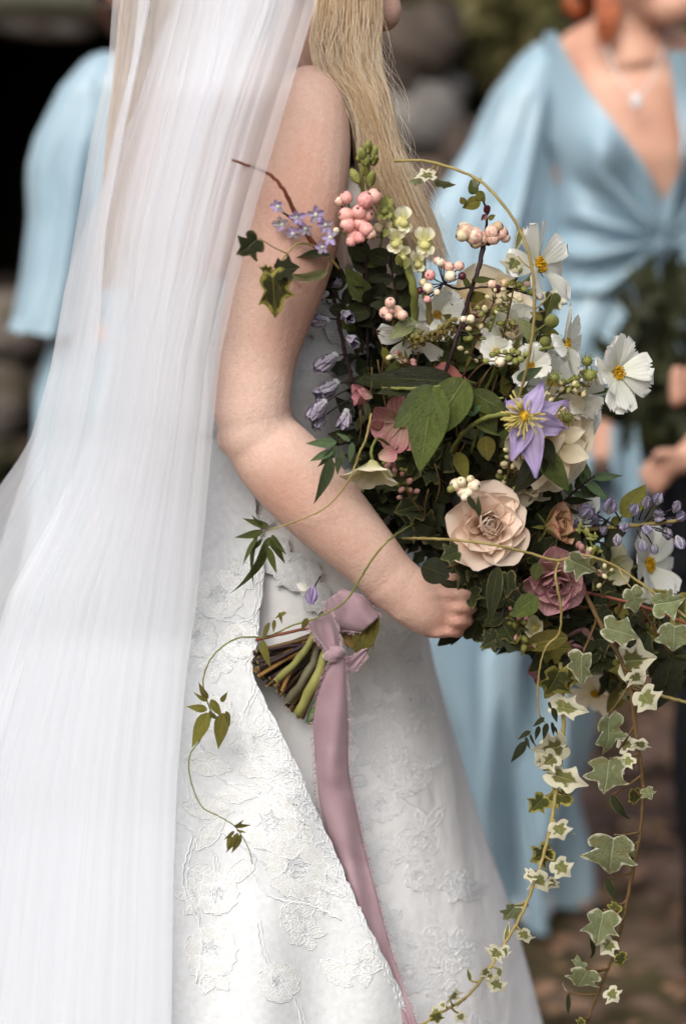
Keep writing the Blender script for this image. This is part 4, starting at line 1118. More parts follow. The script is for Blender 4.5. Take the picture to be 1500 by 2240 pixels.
def stem(parent, pts, r, m, seg=6, n=None, name='stem', taper=.7, label=None):
    """pts: (px, py, Y); r in metres"""
    n = n or max(6, len(pts) * 5)
    p = [list(P(*q)) for q in smooth_path(pts, n)]
    p = np.array(p); q = np.arange(n); a_ = rf.uniform(0, 6.28)
    if n > 8: p[1:-1] += (r * .16 * np.stack([np.sin(q * 1.9 + a_), .6 * np.sin(q * 2.7 + a_), np.sin(q * 2.3 + 2 * a_)], 1))[1:-1]
    v, f = tube(p, np.linspace(r, r * taper, n) * (1 + .07 * np.sin(q * 1.7 + a_)), seg)
    me = make_mesh(name, v, f); return part(name, me, m, parent, centred(me), label)

def axis_frame(A):
    A = Vector(A).normalized(); e1 = A.cross(Vector((.13, .2, 1))).normalized(); e2 = A.cross(e1); return A, e1, e2

def petal_at(kind, m, parent, C, A, phi, alpha, L, w=1.0, r0=0.0, h0=0.0, roll=0.0, name='petal'):
    """petal leaning alpha from the flower axis A in the direction phi"""
    A, e1, e2 = axis_frame(A)
    r = e1 * math.cos(phi) + e2 * math.sin(phi)
    y = A * math.cos(alpha) + r * math.sin(alpha); z = A * math.sin(alpha) - r * math.cos(alpha)
    b = Vector(C) + r * r0 + A * h0
    mw = orient(b, b + y * L, z, roll, L * w)
    me = rf.choice(kind) if isinstance(kind, list) else kind
    return part(name, me, m, parent, mw)

def pick(px, py, Y, r): return P(px, py, Y), r * px_size(Y)

def rose(name, label, px, py, Y, Rpx, A, m_in, m_out, n=34, cat='rose', group='roses in the bouquet', openness=1.0, cal=True):
    C, R_ = pick(px, py, Y, Rpx); A_, e1, e2 = axis_frame(A)
    root = thing(name, label, cat, C, group)
    base = C - A_ * R_ * .55
    for i in range(n):
        t = (i + .5) / n; phi = i * 2.39996 + rf.uniform(-.15, .15)
        alpha = (.02 + 1.22 * t ** 1.35 * openness) + rf.uniform(-.10, .10); L = R_ * (.66 + .54 * t) * rf.uniform(.9, 1.1)
        kd = ROSEP[0] if t < .18 else (ROSEP[1] if t < .5 else ROSEP[rf.choice([2, 3, 4])])
        petal_at(kd, m_in if t < .5 else m_out, root, base, A, phi, alpha, L, (.38 + .66 * t) * rf.uniform(.9, 1.1), R_ * (.09 + .12 * t), R_ * (.10 - .1 * t), rf.uniform(-.25, .25))
    if cal:
        for i in range(5): petal_at(LANCE, m_calyx, root, base - A_ * R_ * .08, A, i * 1.2566, 1.75, R_ * .7, .9, R_ * .06, 0, 0, 'sepal')
    return root

def cosmos(label, px, py, Y, Rpx, A, stem_pts=None, n=8, m=None, alpha=1.35, jit=.22, skip=()):
    C, R_ = pick(px, py, Y, Rpx); A_, e1, e2 = axis_frame(A)
    root = thing('cosmos_flower', label, 'flower', C, 'white cosmos flowers in the bouquet')
    for i in range(n):
        if i in skip: continue
        petal_at(COSP, m or m_white_p, root, C, A, i * 6.283 / n + rf.uniform(-.12, .12), alpha + rf.uniform(-jit, jit), R_ * rf.uniform(.88, 1.08), rf.uniform(.85, 1.05), R_ * .10, rf.uniform(-.03, .03) * R_, rf.uniform(-.35, .35))
    acc = Acc()
    for i in range(46):
        q = math.sqrt(i / 46) * R_ * .19; a = i * 2.4; b = C + (e1 * math.cos(a) + e2 * math.sin(a)) * q
        acc.add(*tube([list(b), list(b + A_ * R_ * rf.uniform(.08, .15))], [R_ * .018, R_ * .022], 4))
    me = acc.mesh('flower_centre'); part('flower_centre', me, m_yellow, root, centred(me))
    for i in range(8): petal_at(LANCE, m_calyx, root, C - A_ * R_ * .10, A, i * .785 + .2, 1.0 + rf.uniform(-.2, .5), R_ * .32, 1.0, R_ * .07, 0, 0, 'sepal')
    v, f = sphere(list(C - A_ * R_ * .1), R_ * .15, 10, 8); me = make_mesh('calyx', v, f); part('calyx', me, m_calyx, root, centred(me))
    if stem_pts: stem(root, [(px, py, Y + .004)] + stem_pts, .0021, m_stem_green)
    return root

def berries(label, pts, Y, m, stem_pts=None, m_stem=None, rs=.0014, name='snowberry_sprig', jitter=.010, extra=None):
    """pts: px, py, radius px [, material]"""
    C = P(pts[0][0], pts[0][1], Y)
    root = thing(name, label, 'berries', C, 'snowberry sprigs in the bouquet')
    cx = sum(p[0] for p in pts) / len(pts); cy = sum(p[1] for p in pts) / len(pts)
    for p in pts:
        y = Y + rf.uniform(-jitter, jitter * .3); q = P(p[0], p[1], y); r = p[2] * px_size(y) * rf.uniform(.84, 1.0)
        d = Vector((p[0] - cx + rf.uniform(-9, 9), -10 - rf.uniform(0, 12), -(p[1] - cy) - 4)).normalized()
        mw = Matrix.Translation(q) @ d.to_track_quat('Z', 'Y').to_matrix().to_4x4() @ Matrix.Diagonal((r, r, r * 1.06, 1))
        b = part('berry', BERRY, p[3] if len(p) > 3 else m, root, mw)
        part('berry_tip', BTIP, m_berry_tip, b, mw)
        st = (stem_pts[0] if stem_pts else (cx, cy, Y))
        stem(root, [(p[0], p[1], y + r * .5), ((p[0] + st[0]) / 2, (p[1] + st[1]) / 2 + 3, Y + .004), (st[0], st[1], Y + .006)], .0007, m_stem or m_stem_green, 4, 5, 'stalk')
    if stem_pts: stem(root, stem_pts, rs, m_stem or m_stem_dark)
    return root
v, f = sphere((0, 0, 0), 1, 14, 10); v[:, 2] = np.where(v[:, 2] > .8, .8 + (v[:, 2] - .8) * .4, v[:, 2]); BERRY = make_mesh('berry', v * (1 + .03 * vnoise(v[:, 0], v[:, 1], v[:, 2], 2)[:, None]), f)
acc = Acc()
for i in range(5):
    a = i * 1.2566; acc.add([(.05 * math.cos(a), .05 * math.sin(a), .86), (.22 * math.cos(a - .4), .22 * math.sin(a - .4), .90), (.26 * math.cos(a), .26 * math.sin(a), 1.02), (.22 * math.cos(a + .4), .22 * math.sin(a + .4), .90)], [(0, 1, 2, 3)])
v, f = sphere((0, 0, .86), .14, 8, 4, (1, 1, .4)); acc.add(v, f); BTIP = acc.mesh('berry_tip')

def bell(parent_label, px, py, Y, Rpx, A, m=None, n=5, stalk=None, open_=.35, parent=None, name='floret'):
    """a nodding bud or bell of five cupped petals; returns its own part tree when a parent is given"""
    C, R_ = pick(px, py, Y, Rpx); A_, e1, e2 = axis_frame(A)
    base = C - A_ * R_ * .9
    v, f = sphere(list(base + A_ * R_ * .25), R_ * .34, 10, 7); me = make_mesh(name, v, f)
    hub = part(name, me, m_calyx if m is None else m, parent, centred(me))
    for i in range(n): petal_at(BELL, m or m_bell_p, hub, base, A, i * 6.283 / n + rf.uniform(-.1, .1), open_ + rf.uniform(-.08, .10), R_ * rf.uniform(1.7, 2.0), .78, R_ * .16, 0)
    if stalk: stem(parent, [tuple(stalk), ((stalk[0] + px) / 2, (stalk[1] + py) / 2 - 4, Y + .003), (px, py, Y + .004)], .0009, m_stem_dark, 4, 7, 'stalk')
    return hub

def snap(parent, px, py, Y, Rpx, A, m=None):
    """snapdragon floret: tube, two raised upper lobes, three folded lower lobes"""
    m = m or m_snap_p
    C, R_ = pick(px, py, Y, Rpx); A_, e1, e2 = axis_frame(A)
    up = Vector((0, 0, 1)) - A_ * A_.z; up.normalize(); sd = A_.cross(up)
    acc = Acc(); acc.add(*tube([list(C - A_ * R_ * 1.1), list(C - A_ * R_ * .5), list(C + A_ * R_ * .05)], [R_ * .26, R_ * .42, R_ * .5], 10)); me = acc.mesh('floret')
    hub = part('floret', me, m, parent, centred(me))
    for sgn in (-1, 1):
        y = (up * 1.0 + sd * sgn * .45 + A_ * .25).normalized(); part('petal', HELP[rf.randrange(3)], m, hub, orient(C + up * R_ * .2, C + up * R_ * .2 + y * R_ * 1.0, A_ - up * .2, rf.uniform(-.3, .3), R_ * 1.15))
    for q in (-1, 0, 1):
        y = (-up * .8 + sd * q * .8 + A_ * .45).normalized(); part('petal', HELP[rf.randrange(3)], m, hub, orient(C - up * R_ * .12, C - up * R_ * .12 + y * R_ * .8, A_ + up * .5, rf.uniform(-.3, .3), R_ * .9))
    v, f = sphere(list(C + A_ * R_ * .22 - up * R_ * .12), R_ * .36, 10, 8, (1, 1, .8)); me = make_mesh('palate', v, f); part('palate', me, m, hub, centred(me))
    return hub

def trail(name, label, pts, r, m_stem, leaves, group=None, cat='vine', kind=None, m=None, Yj=.008, taper=.55, pet=True, extra=0):
    """a vine: stem through pts (px, py, Y) and leaves (kind, mat, base, tip, Y, node or None)"""
    root = thing(name, label, cat, P(*pts[0]), group)
    stem(root, pts, r, m_stem, 6, max(14, len(pts) * 7), taper=taper)
    sp = smooth_path(pts, 120)
    for i in range(extra):        # small young leaves along the trail
        q = sp[int(18 + 96 * (i + rf.random()) / extra)]; a = rf.choice([0.3, 2.8]) + rf.uniform(-.5, 1.0); g = rf.uniform(10, 26); L_ = rf.uniform(26, 52) * (1.15 - .4 * i / extra)
        b = (q[0] + g * math.cos(a), q[1] + g * .5); leaves = leaves + [(rf.choice(IVY), rf.choice([m_ivy_pale, m_ivy_white, m_ivy_white, m_ivy_yel]), b, (b[0] + L_ * .75 * math.cos(a), b[1] + L_ * .8), q[2] + rf.uniform(-.016, .012), (q[0], q[1]), rf.uniform(.8, 1.2))]
    for lf in leaves:
        kd, mm, b, t, Y = lf[:5]
        put_leaf(kd, 'leaf' if kd is not JAS else 'leaflet', mm, root, b, t, Y, w=(lf[6] if len(lf) > 6 else 1.0), j=.5, roll=rf.uniform(-.8, .8))
        if pet:
            i = int(np.argmin((sp[:, 0] - b[0]) ** 2 + (sp[:, 1] - b[1]) ** 2)) if len(lf) < 6 or lf[5] is None else int(np.argmin((sp[:, 0] - lf[5][0]) ** 2 + (sp[:, 1] - lf[5][1]) ** 2))
            q = sp[i]
            if math.hypot(q[0] - b[0], q[1] - b[1]) > 4:
                stem(root, [tuple(q), ((q[0] + b[0]) / 2, (q[1] + b[1]) / 2 + 3, (q[2] + Y) / 2), (b[0], b[1], Y)], r * .55, m_stem, 5, 7, 'leaf_stalk')
    return root
# ================================================================== the bouquet: every flower, sprig and vine is a thing of its own
CAMD = Vector((0, -1, .2))
# ---- shaded heart of the bouquet: small dark leaves and twigs nobody could count
CORE = [(795, 650), (900, 690), (985, 760), (1110, 800), (1175, 900), (1235, 1040), (1300, 1190), (1325, 1360), (1250, 1430), (1100, 1395), (1035, 1345), (1010, 1255), (900, 1195), (810, 1080), (772, 960), (768, 780)]
acc = Acc(); tw = Acc()
rc = random.Random(31)
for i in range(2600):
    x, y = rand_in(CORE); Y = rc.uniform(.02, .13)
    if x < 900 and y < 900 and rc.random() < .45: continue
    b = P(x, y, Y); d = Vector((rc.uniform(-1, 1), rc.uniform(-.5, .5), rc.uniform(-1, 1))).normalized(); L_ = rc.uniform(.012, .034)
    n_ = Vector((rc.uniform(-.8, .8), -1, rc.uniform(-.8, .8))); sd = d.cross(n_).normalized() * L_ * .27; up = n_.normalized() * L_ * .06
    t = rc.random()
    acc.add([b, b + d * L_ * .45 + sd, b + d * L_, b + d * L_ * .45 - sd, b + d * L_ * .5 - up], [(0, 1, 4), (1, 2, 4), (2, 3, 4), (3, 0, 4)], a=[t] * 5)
for i in range(230):
    x, y = rand_in(CORE); Y = rc.uniform(.0, .1); a = math.atan2(y - 1380, x - 850) + rc.uniform(-.4, .4); L_ = rc.uniform(50, 140)
    if not in_poly(x + L_ * math.cos(a), y + L_ * math.sin(a), CORE): continue
    tw.add(*tube([list(P(*q)) for q in smooth_path([(x, y, Y), (x + L_ * .5 * math.cos(a) + rc.uniform(-12, 12), y + L_ * .5 * math.sin(a), Y - .01), (x + L_ * math.cos(a), y + L_ * math.sin(a), Y - .015)], 6)], .0008, 4))
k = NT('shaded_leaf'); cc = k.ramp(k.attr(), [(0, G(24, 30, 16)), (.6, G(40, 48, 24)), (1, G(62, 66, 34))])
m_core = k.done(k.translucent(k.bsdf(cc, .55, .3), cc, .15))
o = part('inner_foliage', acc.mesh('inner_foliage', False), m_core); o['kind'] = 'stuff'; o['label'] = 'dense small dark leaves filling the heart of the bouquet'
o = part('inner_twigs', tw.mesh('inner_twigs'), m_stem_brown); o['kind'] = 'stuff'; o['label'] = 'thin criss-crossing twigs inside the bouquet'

# ---- leafy sprigs that fill out the body of the bouquet
def sprig(label, pts, Y, n, kinds, mats, Lr, poly=None, r=.0015, ms=None, spread=1.0):
    root = thing('leafy_sprig', label, 'foliage', P(pts[0][0], pts[0][1], Y), 'leafy sprigs in the bouquet')
    p3 = [(a, b, Y + .01 - .012 * i) for i, (a, b) in enumerate(pts)]
    stem(root, p3, r, ms or m_stem_dark)
    sp = smooth_path(p3, 60)
    for i in range(n):
        q = sp[int(8 + 51 * (i + .5) / n)]; d = sp[min(59, int(8 + 51 * (i + .5) / n) + 1)] - sp[max(0, int(8 + 51 * (i + .5) / n) - 1)]
        a = math.atan2(d[1], d[0]) + (1 if i % 2 else -1) * rf.uniform(.5, 1.4) * spread; L_ = rf.uniform(*Lr)
        put_leaf(rf.choice(kinds), 'leaf', rf.choice(mats), root, (q[0], q[1]), (q[0] + L_ * math.cos(a), q[1] + L_ * math.sin(a)), q[2], q[2] + rf.uniform(-.02, .008), face_dir(.8), rf.uniform(-.5, .5))
    return root
D_, Mi, Dv = m_leaf_dark, m_leaf_mid, m_ivy_dark
SPR = [
 ('dark leafy sprig between the pink berries and the bare upper arm', [(800, 740), (745, 660), (700, 590)], .012, 9, [OVAL, ROUND], [D_, Mi, Dv], (38, 66)),
 ('dark leafy sprig straight under the pink berry cluster', [(820, 740), (805, 650), (800, 560)], .0, 11, [OVAL, ROUND], [D_, D_, m_leaf_mid], (44, 72)),
 ('dark leafy sprig between the snapdragons and the pale small berries', [(880, 760), (868, 660), (850, 560)], -.005, 9, [OVAL, ROUND], [D_, D_, Mi], (40, 66)),
 ('leafy sprig behind the dark red berry stem', [(960, 840), (1000, 720), (1040, 600)], .02, 10, [OVAL, LANCE], [D_, m_leaf_olive, Mi], (34, 56)),
 ('leafy sprig below the side-facing white cosmos', [(1060, 880), (1130, 790), (1200, 700)], .02, 11, [OVAL, LANCE], [m_leaf_olive, D_, Mi], (34, 60)),
 ('dark sprig in the shade above the forearm', [(960, 1180), (880, 1100), (810, 1010)], .03, 12, [OVAL, IVY], [D_, Dv], (40, 70)),
 ('dark sprig in the shade left of the blush rose', [(1010, 1220), (930, 1120), (880, 1030)], .015, 12, [IVY, OVAL], [Dv, D_], (40, 74)),
 ('dark sprig between the white berries and the peony leaves', [(1000, 1120), (960, 1040), (930, 980)], .005, 10, [OVAL, IVY], [D_, Dv], (40, 70)),
 ('dark green sprig under the violet clematis', [(1060, 1120), (1085, 1030), (1090, 960)], .005, 11, [OVAL, LANCE], [D_, Mi], (46, 80)),
 ('leafy sprig beneath the blush rose over the hidden hand', [(1110, 1230), (1050, 1260), (1000, 1310)], -.03, 14, [IVY, LANCE], [Dv, Dv, D_], (44, 78)),
 ('hanging dark sprig left of the dusky pink rose', [(1130, 1240), (1105, 1310), (1090, 1400)], -.03, 14, [IVY, LANCE, OVAL], [Dv, Dv, D_], (44, 74)),
 ('dark sprig above the dusky pink rose', [(1110, 1220), (1190, 1215), (1280, 1230)], .0, 12, [IVY, OVAL], [Dv, D_], (40, 66)),
 ('ragged sprig along the lower fringe of the bouquet', [(1130, 1330), (1180, 1400), (1210, 1450)], .0, 13, [IVY, OVAL], [Dv, D_, m_leaf_olive], (40, 66)),
 ('dim sprig under the hellebore bud at the lower edge', [(1230, 1330), (1290, 1390), (1320, 1450)], .02, 13, [IVY, OVAL], [Dv, D_], (40, 70)),
 ('dark sprig right of the red-edged rose', [(1190, 1200), (1260, 1180), (1330, 1190)], .03, 11, [OVAL, LANCE], [D_, D_, Mi], (36, 64)),
 ('dim sprig behind the variegated ivy stems', [(1290, 1300), (1350, 1340), (1410, 1390)], .03, 12, [IVY, OVAL], [Dv, D_, m_leaf_olive], (40, 70)),
 ('narrow leaved sprig between the cream roses and the lavender spike', [(1190, 1140), (1250, 1080), (1300, 1040)], .015, 12, [LANCE], [D_, m_leaf_blue, D_], (40, 70)),
 ('blurred olive sprig spilling to the frame edge under the blurred cosmos', [(1290, 1290), (1390, 1320), (1480, 1360)], .06, 14, [IVY, OVAL], [m_leaf_olive, Dv, m_ivy_yel], (40, 72)),
 ('blurred brown green sprig between the two hanging ivy trails', [(1270, 1380), (1330, 1460), (1370, 1520)], .06, 13, [IVY, OVAL], [m_leaf_olive, Dv, D_], (40, 70)),
 ('blurred dark sprig below the frame-edge ivy leaves', [(1360, 1390), (1430, 1430), (1500, 1490)], .05, 13, [IVY, OVAL], [Dv, D_, m_leaf_olive], (44, 76)),
 ('olive sprig among the cream roses below the arching vine', [(1090, 900), (1150, 800), (1180, 720)], .01, 12, [OVAL, LANCE], [m_leaf_olive, Mi, m_leaf_pale], (30, 52)),
 ('fine sprig behind the outer white roses', [(1170, 960), (1240, 900), (1290, 850)], .03, 12, [LANCE], [Mi, m_leaf_olive], (30, 54)),
 ('leafy sprig behind the peony leaves', [(960, 960), (900, 880), (840, 830)], .03, 11, [OVAL], [D_, Mi], (44, 76)),
 ('sprig of dark leaves beside the coral petals', [(1000, 900), (1000, 820), (985, 740)], .02, 11, [OVAL], [D_, D_, Mi], (36, 64)),
 ('feathery green sprig behind the violet clematis', [(1050, 880), (1100, 830), (1150, 800)], .03, 16, [LANCE], [Mi, m_leaf_olive], (26, 48)),
]
for a in SPR: sprig(*a)

# ---- ivy and bare twig at the upper edge beside the veil
trail('ivy_sprig', 'yellow-edged ivy sprig against the bare upper arm beside the veil', [(742, 588, -.03), (700, 545, -.045), (655, 532, -.06), (628, 555, -.07), (600, 590, -.08)], .0013, m_stem_tan, [
    (IVY[1], m_ivy_dark, (566, 520), (520, 560), -.09, (628, 555), 1.15), (IVY[3], m_ivy_yel, (592, 592), (607, 697), -.09, (600, 590), .8), (IVY[2], m_leaf_dark, (602, 592), (655, 585), -.085, (600, 590), 1.0),
    (IVY[0], m_ivy_yel, (596, 594), (566, 588), -.085, (600, 590), .9), (OVAL[2], m_leaf_pale, (715, 592), (632, 624), -.06, (718, 566), .55), (OVAL[0], m_leaf_dark, (722, 560), (645, 556), -.05, (718, 562), .55)],
    'ivy in the bouquet', 'ivy')
r_ = thing('bare_twig', 'bare red brown twig curving up across the veil edge', 'twig', P(690, 540, -.04), None)
stem(r_, [(692, 545, -.04), (668, 505, -.05), (640, 455, -.06), (622, 418, -.07), (598, 388, -.075), (570, 372, -.08), (508, 350, -.10)], .0026, m_stem_red, 7, 30, 'twig', .45)

# ---- delphinium florets (pale violet) near the twig
r_ = thing('delphinium_sprig', 'small violet florets beside the red brown twig on the upper arm', 'flower', P(640, 480, -.03), 'delphiniums in the bouquet')
stem(r_, [(740, 590, .0), (690, 520, -.02), (640, 480, -.06), (605, 455, -.062)], .0014, m_stem_dark)
for (x, y, r) in [(608, 452, 17), (618, 492, 19), (648, 476, 18), (640, 512, 18), (690, 470, 20), (712, 492, 19), (722, 520, 18), (668, 500, 15), (705, 540, 15)]:
    A = Vector((rf.uniform(-.6, .4), -1, rf.uniform(-.4, .5))); C, R_ = pick(x, y, -.068 + rf.uniform(-.01, .015), r)
    v, f = sphere(list(C), R_ * .28, 8, 6); me = make_mesh('floret', v, f); hub = part('floret', me, m_white_p, r_, centred(me))
    for i in range(5): petal_at(HELP, m_lilac_p if rf.random() < .7 else m_bell_p, hub, C, A, i * 1.2566 + rf.uniform(-.2, .2), rf.uniform(.8, 1.4), R_ * rf.uniform(.85, 1.15), .8, R_ * .1)

# ---- snapdragon bud spike at the very top, and white snapdragons
r_ = thing('snapdragon_spike', 'green snapdragon bud spike standing above the pink berries', 'flower', P(800, 430, -.02), 'snapdragons in the bouquet')
stem(r_, [(800, 560, .0), (795, 440, -.02), (792, 380, -.025), (803, 322, -.03)], .0022, m_bud_green)
for (x, y, tx, ty, r) in [(803, 335, 806, 310, 10), (795, 350, 788, 322, 10), (812, 346, 822, 318, 10), (800, 362, 797, 338, 11), (813, 360, 824, 342, 9), (785, 400, 768, 370, 11), (800, 385, 797, 345, 11), (806, 408, 816, 374, 11), (790, 352, 782, 345, 8)]:
    b, t = P(x, y, -.03 + rf.uniform(-.01, .008)), P(tx, ty, -.036 + rf.uniform(-.01, .01))
    p = [list(b.lerp(t, q)) for q in (0, .2, .5, .8, 1)]; v, f = tube(p, np.array([.35, .85, 1, .72, .3]) * r * px_size(-.03), 8); me = make_mesh('bud', v, f); part('bud', me, m_bud_green, r_, centred(me))
    put_leaf(LANCE, 'sepal', m_calyx, r_, (x, y), (x + (tx - x) * .7, y + (ty - y) * .7), -.043)
r_ = thing('snapdragon_spike', 'white snapdragon with hooded florets in front of the hair ends', 'flower', P(880, 560, -.02), 'snapdragons in the bouquet')
stem(r_, [(905, 760, .0), (906, 690, -.015), (905, 640, -.03), (893, 590, -.03), (878, 540, -.02), (860, 470, -.01), (845, 430, -.005)], .0042, m_stem_green, 8, 30)
for (x, y, r, A, m) in [(880, 486, 23, (.5, -1, .2), m_snap_p), (866, 530, 22, (-.2, -1, -.1), m_snap_p), (842, 462, 19, (-.2, -1, .4), m_bud_green), (880, 560, 18, (.3, -1, -.3), m_snap_p)]:
    snap(r_, x, y, -.035, r * 1.3, A, m)
for (x, y, tx, ty) in [(868, 560, 880, 585), (895, 565, 885, 590), (850, 500, 838, 520)]: put_leaf(OVAL, 'sepal', m_calyx, r_, (x, y), (tx, ty), -.04)
r_ = thing('snapdragon_spike', 'cream snapdragon floret beside the pale blue sleeve', 'flower', P(925, 560, -.01), 'snapdragons in the bouquet')
stem(r_, [(935, 740, .01), (938, 680, .0), (928, 610, -.01), (924, 560, -.01)], .0032, m_stem_tan, 8, 20)
for (x, y, r, A) in [(928, 532, 27, (.1, -1, -.05)), (915, 575, 20, (-.4, -1, -.4))]: snap(r_, x, y, -.025, r * 1.2, A, m_snap_p)

# ---- snowberries
PB, WB, BB, DB = m_berry_pink, m_berry_white, m_berry_blush, m_berry_dark
berries('big bright pink berry cluster at the top of the bouquet against the hair', [(757, 470, 17), (760, 492, 18), (786, 464, 17), (800, 438, 19), (817, 430, 17), (772, 512, 16), (788, 488, 18), (803, 470, 18), (801, 502, 17), (786, 520, 14), (757, 432, 15), (742, 440, 11, BB), (768, 528, 12), (810, 512, 13, BB)], -.04, PB, [(790, 540, -.01), (800, 640, .0), (805, 800, .02)], m_stem_dark, .0022)
berries('small blush berry cluster low among the dark leaves, under the snapdragons', [(853, 662, 12), (842, 684, 13), (868, 682, 14), (858, 676, 11), (880, 690, 12), (850, 694, 9)], -.05, BB, [(862, 700, -.03), (845, 760, .0), (830, 840, .02)], m_stem_brown)
berries('pale green and cream berries between hair tips and pink cluster', [(838, 484, 11), (852, 492, 10), (828, 498, 11), (845, 505, 9), (726, 490, 9), (735, 505, 9)], -.02, WB, [(835, 520, -.01), (820, 600, .01)], m_stem_green)
berries('blurred blush berries at the top of the dark red stem', [(1018, 508, 20), (1036, 516, 20), (1052, 522, 16), (1014, 498, 14, WB), (1076, 508, 19), (1094, 510, 18), (1088, 496, 14), (1066, 526, 14, DB), (1104, 520, 12), (1010, 515, 14, WB), (1040, 530, 14), (1078, 522, 14)], .03, BB, [(1058, 528, .035), (1048, 580, .02), (1032, 630, .01), (1010, 700, .0), (985, 780, -.01), (955, 860, -.01)], m_stem_dark, .0028)
berries('mixed cream and pink berries along the side twig beside the hair tips', [(985, 604, 13, WB), (1004, 582, 12), (982, 584, 11), (970, 578, 11), (940, 602, 12, PB), (936, 630, 12, WB), (934, 655, 8, m_berry_pink), (930, 648, 9, m_bud_green), (1010, 604, 9, DB), (962, 574, 9, WB), (918, 636, 9, DB), (955, 640, 8, WB), (925, 618, 9, WB), (955, 570, 10, BB)], -.025, BB, [(970, 620, -.015), (1000, 632, -.01), (1030, 628, .0), (1035, 640, .0)], m_stem_dark)
berries('cream berry cluster in the middle of the bouquet above the blush rose', [(997, 1060, 14), (1008, 1054, 13), (1036, 1062, 16), (1012, 1074, 15), (1024, 1078, 12), (985, 1070, 9, m_bud_green), (1028, 1048, 9), (1016, 1088, 10)], -.075, WB, [(1015, 1080, -.06), (1040, 1110, -.04), (1080, 1180, .0)], m_stem_dark)
berries('row of tiny green berries above the violet clematis', [(1062, 790, 8), (1076, 776, 7), (1092, 792, 13, WB), (1112, 784, 9), (1120, 768, 8), (1132, 772, 8), (1138, 786, 8), (1104, 770, 7), (1128, 790, 9), (1150, 775, 7), (1086, 770, 6)], -.035, m_bud_green, [(1150, 782, -.02), (1100, 790, -.02), (1050, 800, -.01), (1000, 860, .01)], m_stem_brown, .0012)
berries('two cream berries on the dark red stem', [(1012, 698, 8), (1029, 698, 11), (1045, 690, 8, DB)], -.02, WB, [(1018, 712, -.015), (1000, 740, -.01)], m_stem_dark)
berries('small blush berries and green buds left of the arching vine', [(1075, 622, 10), (1103, 620, 11), (1085, 632, 11, DB), (1140, 628, 9, m_bud_green), (1152, 622, 9), (1162, 640, 9, m_bud_green), (1176, 632, 10, m_bud_green), (1180, 648, 9)], .0, BB, [(1120, 632, .0), (1060, 628, .0), (1030, 632, .0)], m_stem_dark)
r_ = thing('withered_sprig', 'dry brown buds and leaves at the top of the dark red stem', 'foliage', P(1055, 470, .03), None)
stem(r_, [(1060, 520, .035), (1064, 460, .03), (1046, 425, .03), (1036, 395, .03)], .0014, m_stem_dark)
for (b, t, m) in [((1050, 440), (1012, 450), m_leaf_olive), ((1060, 450), (1072, 470), m_berry_dark), ((1042, 420), (1062, 440), m_leaf_olive), ((1036, 425), (1032, 395), m_leaf_mid), ((1016, 446), (1006, 430), m_leaf_olive), ((1064, 470), (1052, 482), m_berry_dark), ((1068, 480), (1082, 470), m_leaf_olive), ((1045, 400), (1052, 388), m_leaf_pale)]:
    put_leaf(OVAL, 'leaf', m, r_, b, t, .025, w=1.3)

# ---- arching tan vine with cream ivy leaves
trail('ivy_vine', 'tan ivy vine arching high over the bouquet in front of the blue dress', [(862, 352, -.0), (940, 354, -.01), (1040, 390, -.03), (1100, 448, -.05), (1142, 515, -.06), (1163, 590, -.07), (1168, 680, -.075), (1158, 770, -.07), (1140, 850, -.055), (1122, 905, -.04)], .0016, m_stem_tan, [
    (IVY[4], m_ivy_white, (952, 382), (905, 385), -.015, (960, 356), 1.0), (IVY[0], m_ivy_pale, (950, 395), (996, 410), -.012, (960, 358), .6), (IVY[5], m_ivy_pale, (922, 392), (896, 398), -.005, (955, 358), .8), (OVAL[1], m_ivy_pale, (1040, 412), (1036, 388), .0, (1050, 398), .8),
    (IVY[2], m_ivy_white, (1202, 672), (1216, 632), -.05, (1168, 684), 1.2), (IVY[3], m_leaf_mid, (1206, 640), (1196, 692), -.055, (1168, 680), .9), (IVY[1], m_ivy_white, (1132, 560), (1108, 602), -.03, (1160, 592), 1.0), (OVAL[0], m_ivy_white, (1140, 500), (1128, 548), -.03, (1140, 512), .6)],
    'ivy in the bouquet', 'ivy', taper=.9)

# ---- cosmos
cosmos('white cosmos seen from the side, one long petal lifted against the blue dress', 1178, 580, .0, 92, (.85, -.55, .25), [(1150, 615, .005), (1100, 650, .01), (1075, 710, .01), (1050, 800, .02)], 8, alpha=1.25, jit=.35, skip=(2,))
cosmos('white cosmos turned right in profile below the arching vine', 1236, 756, -.02, 82, (1, -.25, .1), [(1205, 760, -.015), (1170, 768, -.01), (1100, 800, .0), (1060, 850, .02)], 8, alpha=1.32, jit=.2)
cosmos('open white cosmos farthest out beside the dark greenery, yellow centre showing', 1348, 816, -.05, 86, (.75, -.85, .15), [(1322, 818, -.04), (1275, 812, -.03), (1225, 850, -.02), (1190, 900, .0)], 11, alpha=1.15, jit=.42)
cosmos('blurred white cosmos low at the frame edge under the lavender spike', 1415, 1235, .06, 92, (.75, -.7, .1), [(1370, 1245, .06), (1300, 1270, .05), (1250, 1300, .04)], 8, alpha=1.1, jit=.35)
cosmos('white cosmos half hidden behind the clematis tip', 1205, 840, .015, 66, (.3, -.8, .6), [(1180, 880, .02), (1150, 950, .03)], 8, alpha=1.2, jit=.3)
cosmos('white flower lying open left of the dark red stem', 905, 735, -.02, 70, (-.2, -.7, -.7), [(930, 720, -.01), (960, 760, .01)], 7, alpha=1.15, jit=.3)
cosmos('dim cream flower under the bouquet behind the hanging ivy', 1302, 1515, .10, 60, (-.2, -.8, -.5), [(1305, 1480, .09), (1300, 1420, .07)], 8, m=m_cream_p, alpha=1.1, jit=.3)
